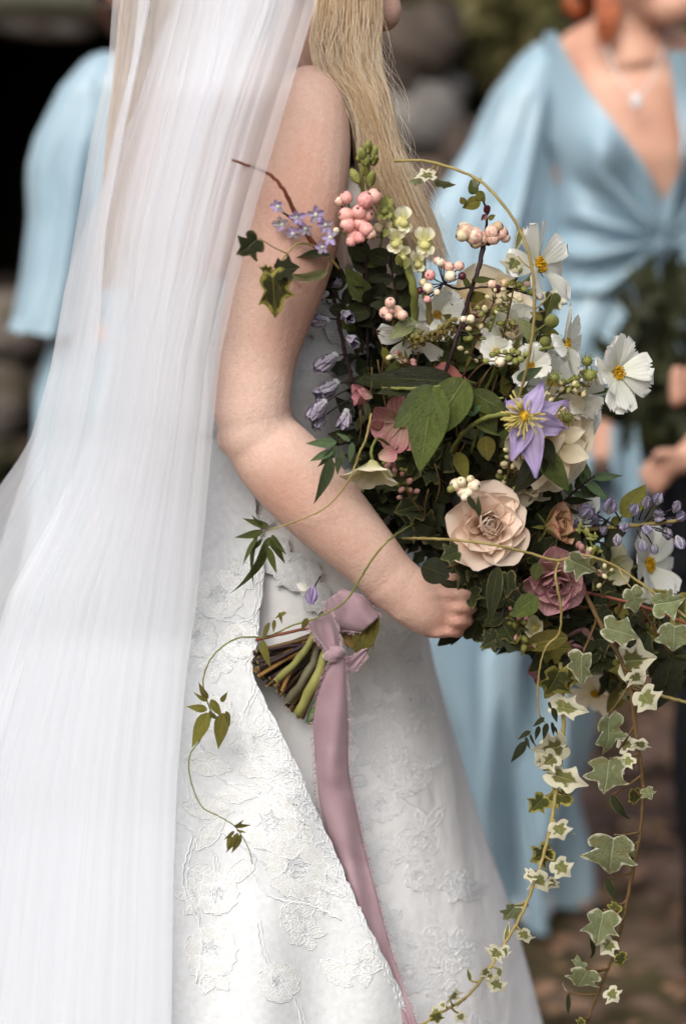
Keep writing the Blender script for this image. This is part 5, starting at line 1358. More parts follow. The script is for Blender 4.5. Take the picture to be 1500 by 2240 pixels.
# cosmos buds with feathery bracts
def bud(label, x, y, r, Y, st, hairy=True):
    root = thing('cosmos_bud', label, 'bud', P(x, y, Y), 'green buds among the cosmos')
    v, f = sphere((0, 0, 0), 1, 12, 9, (1, 1, .95)); q = P(x, y, Y); me = make_mesh('bud', v * r * px_size(Y), f); part('bud', me, m_bud_green, root, Matrix.Translation(q))
    stem(root, [(x, y, Y + .002)] + st, .0013, m_stem_green)
    if hairy:
        for i in range(9):
            a = i * .7 + rf.uniform(-.2, .2); stem(root, [(x, y + r * .4, Y), (x + r * 1.0 * math.cos(a), y + r * math.sin(a), Y - .004), (x + r * 1.7 * math.cos(a + .3), y + r * 1.7 * math.sin(a + .3), Y - .002)], .0005, m_stem_green, 4, 7, 'bract')
bud('round green bud above the profile cosmos', 1206, 703, 16, -.02, [(1185, 715, -.01), (1150, 740, .0)], False)
bud('hairy green bud behind the outermost cosmos', 1283, 790, 12, -.03, [(1278, 815, -.03), (1240, 840, -.02)])
bud('feathery calyx bud on the curved cosmos stem', 1290, 822, 15, -.035, [(1255, 828, -.03), (1215, 858, -.02)])
bud('small green bud over the clematis tips', 1212, 826, 11, -.04, [(1200, 850, -.03), (1170, 900, -.01)])
bud('open green calyx beside the clematis petal', 1240, 915, 12, -.04, [(1200, 880, -.02), (1150, 920, .0)])
bud('green bud among the cream petals near the arching vine', 1192, 748, 13, -.01, [(1160, 760, .0), (1120, 800, .01)], False)

# ---- clematis
C, R_ = pick(1150, 910, -.085, 108); A = Vector((-.38, -1, .10)).normalized(); A_, e1, e2 = axis_frame(A)
root = thing('clematis_flower', 'violet clematis with wavy pointed petals and pale stamens', 'flower', C)
def clem(tx, ty, Yt, kd, w=1.0, roll=0.0):
    T = P(tx, ty, Yt); b = C + (T - C) * .05; part('petal', CLEM[kd], m_lilac_p, root, orient(b, T, A + Vector((rf.uniform(-.2, .2), 0, rf.uniform(-.2, .2))), roll, (T - C).length * w))
clem(1188, 832, -.07, 0, 1.15, .5); clem(1242, 862, -.06, 2, 1.1, .3); clem(1246, 955, -.075, 3, 1.1, -.2); clem(1176, 1046, -.10, 1, .95, -.5); clem(1122, 1006, -.105, 4, 1.15, .3); clem(1112, 856, -.06, 3, 1.4, .6); clem(1128, 960, -.10, 0, 1.2, .2)
for i in range(52):
    a = rf.uniform(0, 6.28); el = rf.uniform(.25, 1.05); d = (A_ * math.cos(el) + (e1 * math.cos(a) + e2 * math.sin(a)) * math.sin(el)); L_ = R_ * rf.uniform(.42, .68)
    p = [list(C + d * L_ * t + A_ * L_ * .25 * t * (1 - t)) for t in (.02, .35, .7, 1)]; v, f = tube(p, [R_ * .010, R_ * .011, R_ * .016, R_ * .020], 4); me = make_mesh('stamen', v, f); part('stamen', me, m_stamen, root, centred(me))
v, f = sphere(list(C + A_ * R_ * .1), R_ * .12, 10, 8); me = make_mesh('flower_centre', v, f); part('flower_centre', me, m_yellow, root, centred(me))
stem(root, [(1145, 912, -.078), (1110, 906, -.07), (1060, 915, -.06), (1015, 945, -.04), (985, 990, -.01)], .0028, m_stem_green)
for (b, t) in [((1190, 985), (1130, 1075)), ((1172, 980), (1245, 1065)), ((1190, 960), (1210, 1020))]: put_leaf(OVAL, 'leaf', m_leaf_dark if b[0] > 1180 else m_leaf_mid, root, b, t, -.055, -.07, w=.8)

# ---- roses
rose('rose', 'open blush rose with ruffled heart in the middle of the bouquet', 1068, 1150, -.055, 76, (.12, -1, .28), m_blush_p, m_blush_p, 38)
rose('rose', 'dusky pink rose low in the bouquet behind the thin tendril', 1212, 1278, -.035, 68, (.05, -1, -.25), m_dusky_p, m_dusky_p, 24, openness=.85)
rose('rose', 'red-edged half-closed rose beside the blush rose', 1218, 1150, -.02, 50, (.75, -.6, .25), m_redge_p, m_redge_p, 16, openness=.5)
rose('rose', 'cream rose with long pointed petals under the clematis', 1212, 980, -.02, 92, (.55, -.85, -.15), m_cream_p, m_cream_p, 24, openness=1.05)
rose('rose', 'large soft cream rose behind the dark berry stem', 1050, 690, .05, 92, (.1, -.9, .45), m_cream_p, m_cream_p, 26)
rose('rose', 'cream rose between the profile cosmos and the clematis', 1200, 815, .035, 70, (.2, -.9, .3), m_cream_p, m_white_p, 20)
rose('rose', 'pale pink rose behind the lavender spike', 1262, 1105, .03, 46, (.3, -.8, .4), m_blush_p, m_white_p, 16)
rose('rose', 'mauve rose hanging half hidden at the lower edge of the bouquet', 1248, 1425, .02, 52, (.1, -.9, -.45), m_dusky_p, m_dusky_p, 18, openness=.8)
for (tx, ty, w, bx, by) in [(1285, 1000, .5, 1225, 985), (1232, 1070, .55, 1205, 990), (1165, 1070, .5, 1190, 985), (1275, 945, .5, 1225, 955)]:
    r0 = [o for o in col.objects if o.get('label', '').startswith('cream rose with long pointed')][0]
    put_leaf(OVAL[1], 'petal', m_cream_p, r0, (bx, by), (tx, ty), -.035, -.045, w=1.25)
rose('rose', 'small cream rose in the pale group right of the dark berry stem', 1118, 722, .03, 60, (.3, -.9, .3), m_cream_p, m_white_p, 26)
rose('rose', 'white rose behind the clematis and its curved stalk, near the outer edge', 1258, 905, .02, 58, (.5, -.8, .2), m_cream_p, m_white_p, 26)
rose('rose', 'cream rose in the shade just right of the white berries', 1150, 1045, .02, 56, (.1, -.9, .2), m_cream_p, m_cream_p, 24)
cosmos('white flower behind the dark red stem under the mixed berries', 955, 690, .01, 58, (.2, -.8, .3), [(970, 740, .02), (980, 800, .03)], 8, alpha=1.1, jit=.4)
cosmos('pale cosmos at the outer edge under the outermost cosmos', 1262, 868, .0, 60, (.6, -.7, -.1), [(1230, 890, .01), (1180, 930, .02)], 8, alpha=1.1, jit=.4)
cosmos('small white flower tucked between the cream roses and the berry stem', 1085, 770, -.01, 44, (.1, -.9, .4), [(1080, 810, .0), (1060, 860, .02)], 7, alpha=1.0, jit=.4)
cosmos('white flower with cupped petals over the row of tiny green berries', 1160, 800, -.01, 48, (.2, -.9, .2), [(1150, 840, .0), (1120, 900, .02)], 7, alpha=.95, jit=.4)
# hellebores
def hellebore(label, x, y, Y, r, A, m, n=5, open_=.9, st=None):
    C, R_ = pick(x, y, Y, r); root = thing('hellebore_flower', label, 'flower', C, 'hellebores in the bouquet')
    for i in range(n): petal_at(HELP, m, root, C, A, i * 6.283 / n + .3, open_ + rf.uniform(-.12, .12), R_ * rf.uniform(.95, 1.1), rf.uniform(.95, 1.1), R_ * .08, 0, rf.uniform(-.2, .2))
    A_, e1, e2 = axis_frame(A); acc = Acc()
    for i in range(26):
        a = i * 2.4; el = rf.uniform(.1, .7); d = A_ * math.cos(el) + (e1 * math.cos(a) + e2 * math.sin(a)) * math.sin(el); acc.add(*tube([list(C), list(C + d * R_ * .3)], [R_ * .014, R_ * .03], 4))
    me = acc.mesh('stamens'); part('stamens', me, m_stamen, root, centred(me), kind='stuff')
    if st: stem(root, [(x, y, Y + .003)] + st, .0018, m_stem_green)
    return root
h_ = hellebore('nodding greenish white hellebore beside the forearm', 815, 1008, -.065, 68, (-.05, -.55, -1), m_hell_p, 6, .8, [(812, 985, -.06), (830, 960, -.04), (880, 1000, .0)])
put_leaf(HELP, 'petal', m_hell_pink, h_, (828, 1000), (868, 990), -.06, w=1.1)
hellebore('mauve pink hellebore tucked behind the big peony leaves', 880, 920, -.01, 66, (-.5, -.9, -.3), m_hell_pink, 6, 1.1)
hellebore('pale mauve hellebore blurred among the ivy at the lower fringe', 1195, 1440, .03, 56, (.1, -.9, -.4), m_hell_pink, 6, 1.0)
hellebore('dusky hellebore behind the hanging ivy stems', 1300, 1410, .06, 58, (.3, -.9, -.2), m_hell_pink, 6, 1.0)
hellebore('blurred cream hellebore right of the dusky pink rose', 1330, 1235, .06, 54, (.3, -.9, .1), m_hell_p, 6, 1.0)
hellebore('closed mauve hellebore bud above the peony leaf stalk', 812, 868, -.035, 44, (-.9, -.5, .2), m_hell_pink, 5, .3)
hellebore('small brown mauve hellebore bud beside the pinnate leaves', 832, 938, -.04, 34, (-.3, -.8, .5), m_hell_pink, 5, .3)
hellebore('round cream hellebore bud at the lower fringe of the bouquet', 1172, 1378, -.015, 46, (-.3, -.9, .5), m_hell_p, 5, .35)
r_ = thing('carnation_flower', 'coral pink petals glimpsed in the shade left of the dark red stem', 'flower', P(975, 845, .01))
for (b, t) in [((980, 870), (962, 800)), ((985, 865), (998, 815)), ((975, 880), (988, 842)), ((975, 875), (955, 835))]: put_leaf(ROSEP, 'petal', m_coral_p, r_, b, t, .0, j=.5)

# ---- delphinium bells hanging beside the upper arm
r_ = thing('delphinium_spike', 'grey lilac delphinium bells hanging beside the bare upper arm', 'flower', P(770, 900, .02), 'delphiniums in the bouquet')
stem(r_, [(810, 960, .02), (778, 860, .02), (752, 760, .015), (732, 660, .01), (716, 600, .005)], .0026, m_stem_dark)
for (x, y, r, A, sx, sy) in [(698, 645, 18, (-1, -.4, -.15), 734, 650), (700, 702, 18, (-1, -.4, 0), 742, 700), (716, 790, 24, (-.8, -.5, -.5), 758, 775), (718, 850, 25, (-.8, -.5, -.5), 770, 835), (696, 893, 22, (-.7, -.5, -.6), 765, 850), (700, 918, 18, (-.5, -.5, -.9), 775, 868), (755, 915, 18, (-.2, -.5, -1), 785, 880), (740, 620, 15, (-.6, -.6, .3), 724, 630), (758, 690, 17, (.4, -.8, -.2), 740, 690), (770, 745, 18, (.4, -.8, -.2), 752, 745)]:
    bell('', x, y, .0 + rf.uniform(-.01, .01), r * 1.3, A, m_bell_p, 5, (sx, sy, .015), .5, r_)
r_ = thing('delphinium_spike', 'lavender delphinium spike with round buds reaching past the frame edge', 'flower', P(1250, 1170, .02), 'delphiniums in the bouquet')
stem(r_, [(1190, 1190, .03), (1270, 1160, .02), (1380, 1150, .01), (1470, 1140, .0), (1540, 1120, .0)], .0026, m_stem_tan)
for (x, y, r, A) in [(1282, 1120, 26, (.3, -.7, .6)), (1262, 1150, 20, (-.2, -1, .2)), (1333, 1108, 21, (.1, -.5, 1)), (1386, 1116, 17, (.1, -.6, .9)), (1412, 1102, 16, (.1, -.4, 1)), (1438, 1092, 16, (.1, -.5, 1)), (1440, 1128, 20, (.3, -.9, .2)), (1366, 1152, 16, (-.1, -1, -.2)), (1414, 1158, 17, (.1, -1, -.3)), (1458, 1166, 17, (.2, -.8, -.6)), (1488, 1130, 17, (.4, -.8, .4)), (1484, 1185, 16, (.3, -.6, -.8)), (1318, 1158, 15, (0, -.9, -.4)), (1350, 1180, 14, (0, -.7, -.8)), (1404, 1192, 15, (.1, -.6, -.9)), (1430, 1200, 13, (.1, -.5, -1)), (1300, 1140, 17, (.1, -1, .3)), (1478, 1110, 15, (.3, -.5, 1)), (1462, 1142, 14, (.2, -1, 0))]:
    bell('', x, y, .005 + rf.uniform(-.02, .012), r, A, rf.choice([m_lav_p, m_lav_p, m_bell_p]), 5, (x * .5 + 690, 1150 + (y - 1150) * .25, .01), .22, r_)
r_ = thing('delphinium_floret', 'single fallen violet floret resting above the ribbon under the forearm', 'flower', P(682, 1300, -.02), 'delphiniums in the bouquet')
bell('', 682, 1300, -.035, 22, (-.1, -.5, -1), m_lilac_p, 5, (700, 1262, -.02), .30, r_)
put_leaf(HELP, 'petal', m_white_p, r_, (672, 1290), (652, 1278), -.04)

# ---- peony leaves (large, green) in the middle
r_ = thing('peony_sprig', 'large fresh green peony leaves at the centre of the bouquet', 'foliage', P(960, 845, -.05), 'leafy sprigs in the bouquet')
stem(r_, [(1040, 840, -.01), (1000, 832, -.05), (955, 846, -.07), (900, 850, -.07), (835, 848, -.05)], .002, m_stem_olive if 'm_stem_olive' in globals() else m_stem_green)
for (b, t, w, m, Yb, Yt) in [((950, 846), (916, 1028), .92, m_leaf_mid, -.08, -.105), ((950, 848), (864, 936), 1.0, m_leaf_fresh, -.08, -.095), ((1016, 832), (924, 968), 1.0, m_leaf_mid, -.06, -.095), ((990, 836), (815, 822), .62, m_leaf_dark, -.05, -.07), ((968, 850), (830, 850), .5, m_leaf_dark, -.055, -.07), ((1020, 835), (1020, 930), .8, m_leaf_dark, -.04, -.06)]:
    put_leaf(PEONY, 'leaf', m, r_, b, t, Yb, Yt, Vector((rf.uniform(-.25, .25), -1, .45)), rf.uniform(-.2, .2), w)
r_ = thing('leafy_sprig', 'olive leaves round the clematis stalk', 'foliage', P(1060, 900, -.04), 'leafy sprigs in the bouquet')
stem(r_, [(1030, 990, .0), (1050, 920, -.03), (1060, 880, -.04), (1100, 870, -.05)], .0016, m_stem_green)
for (b, t, w, m) in [((1028, 858), (1112, 905), .9, m_leaf_mid), ((1060, 955), (1068, 1008), 1.25, m_leaf_olive), ((1015, 900), (1052, 880), 1.4, m_leaf_blue), ((1060, 880), (1082, 950), .9, m_leaf_mid), ((1000, 990), (1018, 1050), .9, m_leaf_olive), ((1130, 830), (1185, 805), .7, m_leaf_blue), ((1040, 930), (1098, 955), .3, m_leaf_mid), ((1020, 870), (1012, 940), .9, m_leaf_dark)]:
    put_leaf(OVAL, 'leaf', m, r_, b, t, -.055, -.06, w=w)
r_ = thing('leafy_sprig', 'grey green pointed leaves beside the white flower', 'foliage', P(885, 710, -.03), 'leafy sprigs in the bouquet')
stem(r_, [(905, 700, -.03), (890, 720, -.03), (870, 800, .0)], .0014, m_stem_green)
for (b, t, w, m) in [((905, 700), (852, 742), .9, m_leaf_pale), ((905, 700), (903, 745), .9, m_leaf_pale), ((880, 690), (905, 745), .7, m_leaf_fresh), ((836, 760), (852, 800), .7, m_leaf_olive), ((1185, 700), (1160, 680), .8, m_leaf_olive)]: put_leaf(OVAL, 'leaf', m, r_, b, t, -.045, w=w)
r_ = thing('flower_tuft', 'tuft of tiny brown green buds over the white flower', 'flower', P(950, 735, -.05))
acc = Acc()
for i in range(70):
    t = rf.random(); x, y = 900 + 90 * t + rf.uniform(-10, 10), 752 - 40 * t + rf.uniform(-16, 16); v, f = sphere(list(P(x, y, -.05 + rf.uniform(-.012, .01))), rf.uniform(.0013, .0028), 6, 4); acc.add(v, f)
    if i % 2: acc.add(*tube([list(P(x, y, -.05)), list(P(x + rf.uniform(-10, 10), y + rf.uniform(4, 16), -.055))], .0005, 3))
me = acc.mesh('buds'); part('buds', me, plain_mat('tuft_bud', G(128, 118, 62), G(84, 70, 38), .7, 40, .2), r_, centred(me), kind='stuff')
stem(r_, [(985, 715, -.045), (940, 735, -.04), (890, 762, -.03)], .0012, m_stem_brown)
r_ = thing('flower_tuft', 'tiny yellow green flower tuft right of the red-edged rose', 'flower', P(1285, 1180, -.02))
stem(r_, [(1265, 1150, -.02), (1290, 1185, -.025), (1298, 1215, -.025)], .0012, m_stem_green)
for (x, y) in [(1270, 1150), (1280, 1160), (1290, 1178), (1300, 1172), (1285, 1205), (1300, 1198), (1308, 1204), (1294, 1218), (1284, 1168), (1266, 1160)]:
    for q in range(4):
        a = q * 1.57 + rf.uniform(-.3, .3); put_leaf(OVAL, 'petal', m_bud_green, r_, (x, y), (x + 9 * math.cos(a), y + 9 * math.sin(a)), -.028)

# ---- fine filler sprigs of tiny buds
m_bud_dusk = plain_mat('dusky_bud', G(172, 132, 124), G(138, 96, 92), .6, 60, .25, trans=.1, rand=.2); m_bud_cream = plain_mat('cream_bud', G(214, 204, 168), G(186, 174, 128), .6, 60, .25, trans=.15, rand=.2)
v, f = sphere((0, 0, 0), 1, 8, 6, (1, 1, 1.35)); BUD = make_mesh('bud', v, f)
def fine_sprig(label, pts, Y, n, mats, ms=None):
    root = thing('bud_sprig', label, 'flower', P(pts[0][0], pts[0][1], Y), 'fine bud sprigs in the bouquet')
    p3 = [(a, b, Y + .012 - .012 * i) for i, (a, b) in enumerate(pts)]; stem(root, p3, .0011, ms or m_stem_brown); sp = smooth_path(p3, 60)
    for i in range(n):
        q = sp[int(12 + 47 * (i + .5) / n)]; a = rf.uniform(0, 6.28); L_ = rf.uniform(10, 30); x, y, yy = q[0] + L_ * math.cos(a), q[1] + L_ * math.sin(a) * .8 - 5, q[2] + rf.uniform(-.012, .006); r = rf.uniform(4, 7.5) * px_size(yy)
        d = Vector((math.cos(a), -.5, -math.sin(a) + .3)); part('bud', BUD, rf.choice(mats), root, Matrix.Translation(P(x, y, yy)) @ d.to_track_quat('Z', 'Y').to_matrix().to_4x4() @ Matrix.Diagonal((r, r, r, 1)))
        stem(root, [tuple(q), ((q[0] + x) / 2, (q[1] + y) / 2 + 3, q[2] - .003), (x, y, yy)], .0005, ms or m_stem_brown, 4, 5, 'stalk')
        if i % 3 == 0: put_leaf(LANCE, 'leaf', rf.choice([m_leaf_mid, m_leaf_olive]), root, (q[0], q[1]), (q[0] + 1.2 * L_ * math.cos(a + 1), q[1] + 1.2 * L_ * math.sin(a + 1)), q[2] - .002)
for a in [('cream bud sprig standing between the cream roses and the dark red stem', [(1010, 830), (1050, 720), (1085, 650)], -.015, 20, [m_bud_cream, m_bud_green]),
          ('dusky bud sprig crossing under the white flower left of the dark stem', [(960, 900), (910, 820), (870, 770)], -.03, 18, [m_bud_dusk, m_bud_cream]),
          ('cream bud sprig between the white berries and the clematis', [(1090, 1110), (1110, 1040), (1140, 985)], -.03, 18, [m_bud_cream, m_bud_green]),
          ('dusky bud sprig right of the red-edged rose, over the lavender spike', [(1220, 1210), (1270, 1220), (1330, 1270)], -.03, 20, [m_bud_dusk, m_bud_cream]),
          ('green bud sprig rising left of the arching vine', [(1090, 780), (1110, 690), (1130, 600)], -.01, 20, [m_bud_green, m_bud_cream]),
          ('brownish bud sprig in the shade above the forearm', [(920, 1120), (880, 1060), (850, 1000)], -.03, 16, [m_bud_dusk, m_calyx]),
          ('dusky bud sprig at the lower edge under the dusky pink rose', [(1140, 1300), (1130, 1360), (1150, 1420)], -.05, 18, [m_bud_dusk, m_calyx]),
          ('pale bud sprig among the outer white flowers', [(1190, 900), (1240, 850), (1290, 845)], -.03, 18, [m_bud_cream, m_bud_green])]: fine_sprig(*a)

# ---- jasmine: pinnate leaves on thin vines crossing the forearm
JF = lambda L, m, Y, s=1.0: [(JAS, m, (a, b), (c_, d), Y, None, s) for (a, b, c_, d) in L]
trail('jasmine_vine', 'jasmine vine with blue green pinnate leaves looping across the forearm and down to the hip', [(812, 905, -.05), (800, 960, -.075), (786, 990, -.085), (768, 1040, -.09), (738, 1085, -.092), (700, 1118, -.09), (640, 1143, -.085), (585, 1160, -.08), (560, 1172, -.08)], .0012, m_stem_tan,
    JF([(735, 968, 668, 970), (728, 990, 672, 1004), (736, 975, 700, 1030), (745, 985, 748, 1018), (722, 1000, 700, 1108), (770, 968, 764, 1016), (740, 998, 738, 1040), (765, 965, 738, 945)], m_leaf_blue, -.095, 1.25)
    + JF([(588, 1150, 530, 1138), (575, 1162, 514, 1180), (565, 1170, 533, 1285), (572, 1178, 548, 1215), (596, 1170, 616, 1238), (580, 1190, 540, 1318), (590, 1180, 610, 1222), (560, 1160, 540, 1172), (590, 1175, 562, 1226), (602, 1182, 624, 1214), (562, 1178, 528, 1236), (588, 1198, 604, 1256), (575, 1150, 548, 1130)], m_leaf_mid, -.085, 1.1), 'jasmine vines of the bouquet', 'vine', pet=False)
trail('jasmine_vine', 'long thin jasmine tendril running from the dark leaves over the wrist down onto the lace', [(905, 1145, .0), (852, 1180, -.085), (815, 1222, -.09), (785, 1270, -.09), (752, 1318, -.085), (692, 1352, -.08), (640, 1368, -.085), (585, 1392, -.085), (520, 1396, -.085), (470, 1430, -.088), (446, 1478, -.09), (448, 1520, -.092), (462, 1565, -.10), (440, 1615, -.105), (416, 1652, -.11), (416, 1700, -.115), (440, 1762, -.125), (480, 1786, -.135), (512, 1806, -.14), (530, 1830, -.14), (546, 1862, -.145), (552, 1890, -.148)], .0011, m_stem_green,
    JF([(672, 1352, 660, 1382)], m_leaf_olive, -.09, 1.6) + JF([(626, 1340, 598, 1350), (610, 1340, 618, 1365), (600, 1356, 598, 1384), (590, 1362, 572, 1405), (575, 1400, 586, 1466)], m_leaf_olive, -.09, 1.2)
    + JF([(455, 1528, 432, 1500), (455, 1532, 420, 1522), (453, 1552, 410, 1545), (462, 1530, 485, 1572), (456, 1560, 418, 1636), (458, 1556, 480, 1584), (490, 1560, 476, 1640), (484, 1535, 496, 1516), (494, 1556, 506, 1590)], m_leaf_olive, -.105, 1.5)
    + JF([(512, 1806, 550, 1806), (514, 1810, 533, 1798), (512, 1818, 494, 1838), (520, 1822, 498, 1868), (526, 1826, 510, 1870), (505, 1826, 496, 1858), (518, 1816, 540, 1822)], m_leaf_olive, -.145, 1.2), 'jasmine vines of the bouquet', 'vine', taper=.45, pet=False)
trail('jasmine_vine', 'thin tendril hanging over the dusky pink rose to small dark leaflets', [(1222, 1228, -.07), (1214, 1260, -.085), (1226, 1330, -.085), (1222, 1385, -.08), (1196, 1412, -.08), (1182, 1450, -.08), (1175, 1510, -.08), (1178, 1560, -.08), (1190, 1580, -.08)], .0014, m_stem_olive if 'm_stem_olive' in globals() else m_stem_tan,
    JF([(1190, 1570, 1162, 1590), (1178, 1588, 1170, 1620), (1160, 1600, 1128, 1615), (1148, 1622, 1118, 1672), (1150, 1612, 1156, 1640), (1160, 1606, 1168, 1638), (1208, 1548, 1218, 1582), (1196, 1582, 1186, 1620), (1205, 1580, 1212, 1612), (1200, 1535, 1204, 1555), (1210, 1590, 1222, 1606)], m_leaf_dark, -.085, 1.3), 'jasmine vines of the bouquet', 'vine', pet=False)
trail('ivy_vine', 'ivy stem running from the blush rose to the frame edge', [(880, 1178, -.02), (930, 1178, -.06), (1000, 1182, -.09), (1080, 1192, -.095), (1150, 1208, -.09), (1218, 1226, -.085), (1270, 1214, -.085), (1340, 1236, -.085), (1420, 1290, -.085), (1500, 1350, -.085), (1530, 1370, -.085)], .0015, m_stem_tan, [
    (IVY[3], m_ivy_pale, (1240, 1220), (1304, 1254), -.10, None, .8), (IVY[0], m_ivy_pale, (1378, 1285), (1396, 1345), -.095, (1350, 1244), .75), (IVY[1], m_ivy_pale, (1425, 1322), (1500, 1312), -.09, (1422, 1290), .8), (IVY[4], m_ivy_pale, (1474, 1366), (1470, 1428), -.095, (1478, 1334), 1.15)], 'ivy in the bouquet', 'ivy', taper=.95)
# ---- variegated ivy trails
trail('ivy_vine', 'long variegated ivy trail hanging nearest the frame edge over the brown ground', [(1275, 1290, -.02), (1320, 1380, -.05), (1355, 1440, -.06), (1378, 1510, -.06), (1388, 1590, -.06), (1400, 1670, -.06), (1405, 1740, -.06), (1398, 1830, -.06), (1380, 1920, -.06), (1362, 2010, -.06), (1342, 2085, -.06), (1320, 2140, -.06), (1296, 2200, -.06), (1270, 2270, -.06)], .0025, m_stem_brown, [
    (IVY[0], m_ivy_pale, (1275, 1425), (1264, 1500), -.085, (1300, 1350), 1.25), (IVY[4], m_ivy_pale, (1318, 1372), (1400, 1394), -.08, None, .75), (IVY[2], m_ivy_white, (1350, 1448), (1436, 1440), -.045, None, 1.0), (IVY[1], m_ivy_pale, (1330, 1562), (1328, 1655), -.075, (1368, 1500), 1.05),
    (IVY[5], m_ivy_pale, (1332, 1658), (1320, 1740), -.075, (1402, 1662), 1.0), (IVY[3], m_ivy_white, (1345, 1690), (1366, 1650), -.07, (1402, 1664), .9), (IVY[2], m_ivy_white, (1352, 1640), (1398, 1618), -.055, (1388, 1585), .9), (OVAL[2], m_ivy_dark, (1338, 1738), (1366, 1802), -.07, (1340, 1700), .6),
    (IVY[1], m_ivy_pale, (1342, 1826), (1330, 1918), -.075, (1396, 1822), 1.1), (OVAL[1], m_ivy_dark, (1325, 1920), (1346, 1972), -.06, (1375, 1905), .6), (IVY[3], m_ivy_pale, (1318, 1990), (1304, 2072), -.075, (1366, 1988), .9), (OVAL[2], m_ivy_dark, (1290, 2050), (1308, 2102), -.065, (1345, 2052), .5),
    (IVY[0], m_ivy_pale, (1284, 2120), (1262, 2165), -.075, (1325, 2118), 1.3), (IVY[5], m_ivy_pale, (1276, 2128), (1258, 2088), -.07, (1325, 2118), 1.0), (OVAL[0], m_ivy_white, (1244, 2172), (1228, 2150), -.06, (1296, 2170), .8), (OVAL[0], m_ivy_dark, (1243, 2172), (1242, 2222), -.06, (1296, 2170), .35), (OVAL[3], m_ivy_dark, (1378, 1512), (1408, 1550), -.05, None, .7), (IVY[4], m_ivy_yel, (1385, 1725), (1388, 1765), -.05, (1404, 1745), .8)],
    'ivy in the bouquet', 'ivy', taper=.55, extra=12)
trail('ivy_vine', 'cream-edged ivy trail curling down from the bouquet across the white skirt', [(1225, 1450, -.03), (1228, 1510, -.045), (1232, 1580, -.05), (1226, 1660, -.055), (1214, 1740, -.06), (1205, 1800, -.065), (1188, 1870, -.07), (1168, 1930, -.08), (1140, 2000, -.09), (1098, 2072, -.11), (1062, 2130, -.13), (1020, 2180, -.15), (970, 2212, -.17), (915, 2245, -.18)], .0024, m_stem_tan, [
    (IVY[2], m_ivy_yel, (1225, 1460), (1190, 1528), -.06, None, 1.2), (IVY[0], m_ivy_yel, (1224, 1462), (1242, 1520), -.055, None, 1.0), (IVY[3], m_ivy_white, (1200, 1545), (1290, 1555), -.05, (1232, 1560), .55), (IVY[5], m_ivy_white, (1240, 1630), (1162, 1645), -.065, (1228, 1640), 1.1), (IVY[1], m_ivy_white, (1218, 1650), (1178, 1682), -.065, (1226, 1660), 1.0), (IVY[4], m_ivy_white, (1195, 1690), (1288, 1720), -.06, (1222, 1692), .55),
    (IVY[0], m_ivy_yel, (1250, 1738), (1188, 1750), -.06, (1216, 1735), .7), (OVAL[1], m_ivy_white, (1205, 1808), (1258, 1820), -.06, None, .25), (IVY[2], m_ivy_yel, (1208, 1858), (1158, 1884), -.065, (1192, 1858), .9), (IVY[3], m_ivy_white, (1170, 1905), (1196, 1955), -.085, (1174, 1912), 1.1), (IVY[5], m_ivy_white, (1170, 1912), (1144, 1918), -.08, (1174, 1912), 1.4), (OVAL[0], m_ivy_white, (1155, 1980), (1110, 1982), -.085, (1150, 1975), .35),
    (OVAL[2], m_ivy_white, (1105, 2060), (1110, 2020), -.10, None, .5), (IVY[1], m_ivy_white, (1094, 2075), (1070, 2100), -.12, None, 1.2), (IVY[0], m_ivy_white, (1098, 2070), (1112, 2100), -.115, None, 1.0), (IVY[4], m_ivy_white, (1070, 2118), (1048, 2138), -.135, None, 1.2), (IVY[2], m_ivy_white, (1060, 2130), (1084, 2140), -.13, None, 1.0), (OVAL[0], m_ivy_white, (1028, 2145), (1022, 2120), -.13, (1050, 2142), .5),
    (IVY[3], m_ivy_white, (985, 2190), (998, 2162), -.17, None, 1.2), (IVY[0], m_ivy_white, (975, 2200), (958, 2196), -.17, None, 1.1), (IVY[5], m_ivy_yel, (952, 2215), (958, 2240), -.18, None, 1.2), (IVY[1], m_ivy_white, (962, 2212), (938, 2216), -.175, None, 1.1)],
    'ivy in the bouquet', 'ivy', taper=.55, extra=12)
trail('ivy_vine', 'thin woody stems fanning out to the frame edge below the blurred cosmos', [(1240, 1290, .0), (1300, 1300, -.01), (1400, 1325, -.02), (1490, 1360, -.02), (1530, 1380, -.02)], .0018, m_stem_red, [
    (IVY[3], m_ivy_dark, (1300, 1268), (1350, 1295), -.02, None, .7), (IVY[1], m_leaf_olive, (1350, 1345), (1372, 1320), -.01, None, .9), (IVY[4], m_ivy_dark, (1330, 1330), (1300, 1360), .0, None, .9), (OVAL[1], m_leaf_dark, (1470, 1440), (1440, 1560), .02, (1400, 1330), .9), (IVY[2], m_leaf_olive, (1400, 1370), (1440, 1400), .02, None, .9)], 'ivy in the bouquet', 'ivy', taper=.9)
trail('ivy_vine', 'lower ivy stem crossing behind the hanging trail to the frame edge', [(1360, 1460, -.02), (1390, 1500, -.02), (1440, 1520, -.02), (1500, 1536, -.02), (1540, 1545, -.02)], .0018, m_stem_tan, [(IVY[1], m_leaf_olive, (1365, 1440), (1355, 1490), -.01, None, .9), (IVY[4], m_ivy_pale, (1372, 1512), (1352, 1530), -.03, None, .7)], 'ivy in the bouquet', 'ivy', taper=.95)
r_ = thing('leafy_sprig', 'broad dark leaves lying on the hand', 'foliage', P(960, 1240, -.075), 'leafy sprigs in the bouquet')
stem(r_, [(1010, 1230, -.04), (980, 1240, -.06), (940, 1250, -.075)], .0016, m_stem_brown)
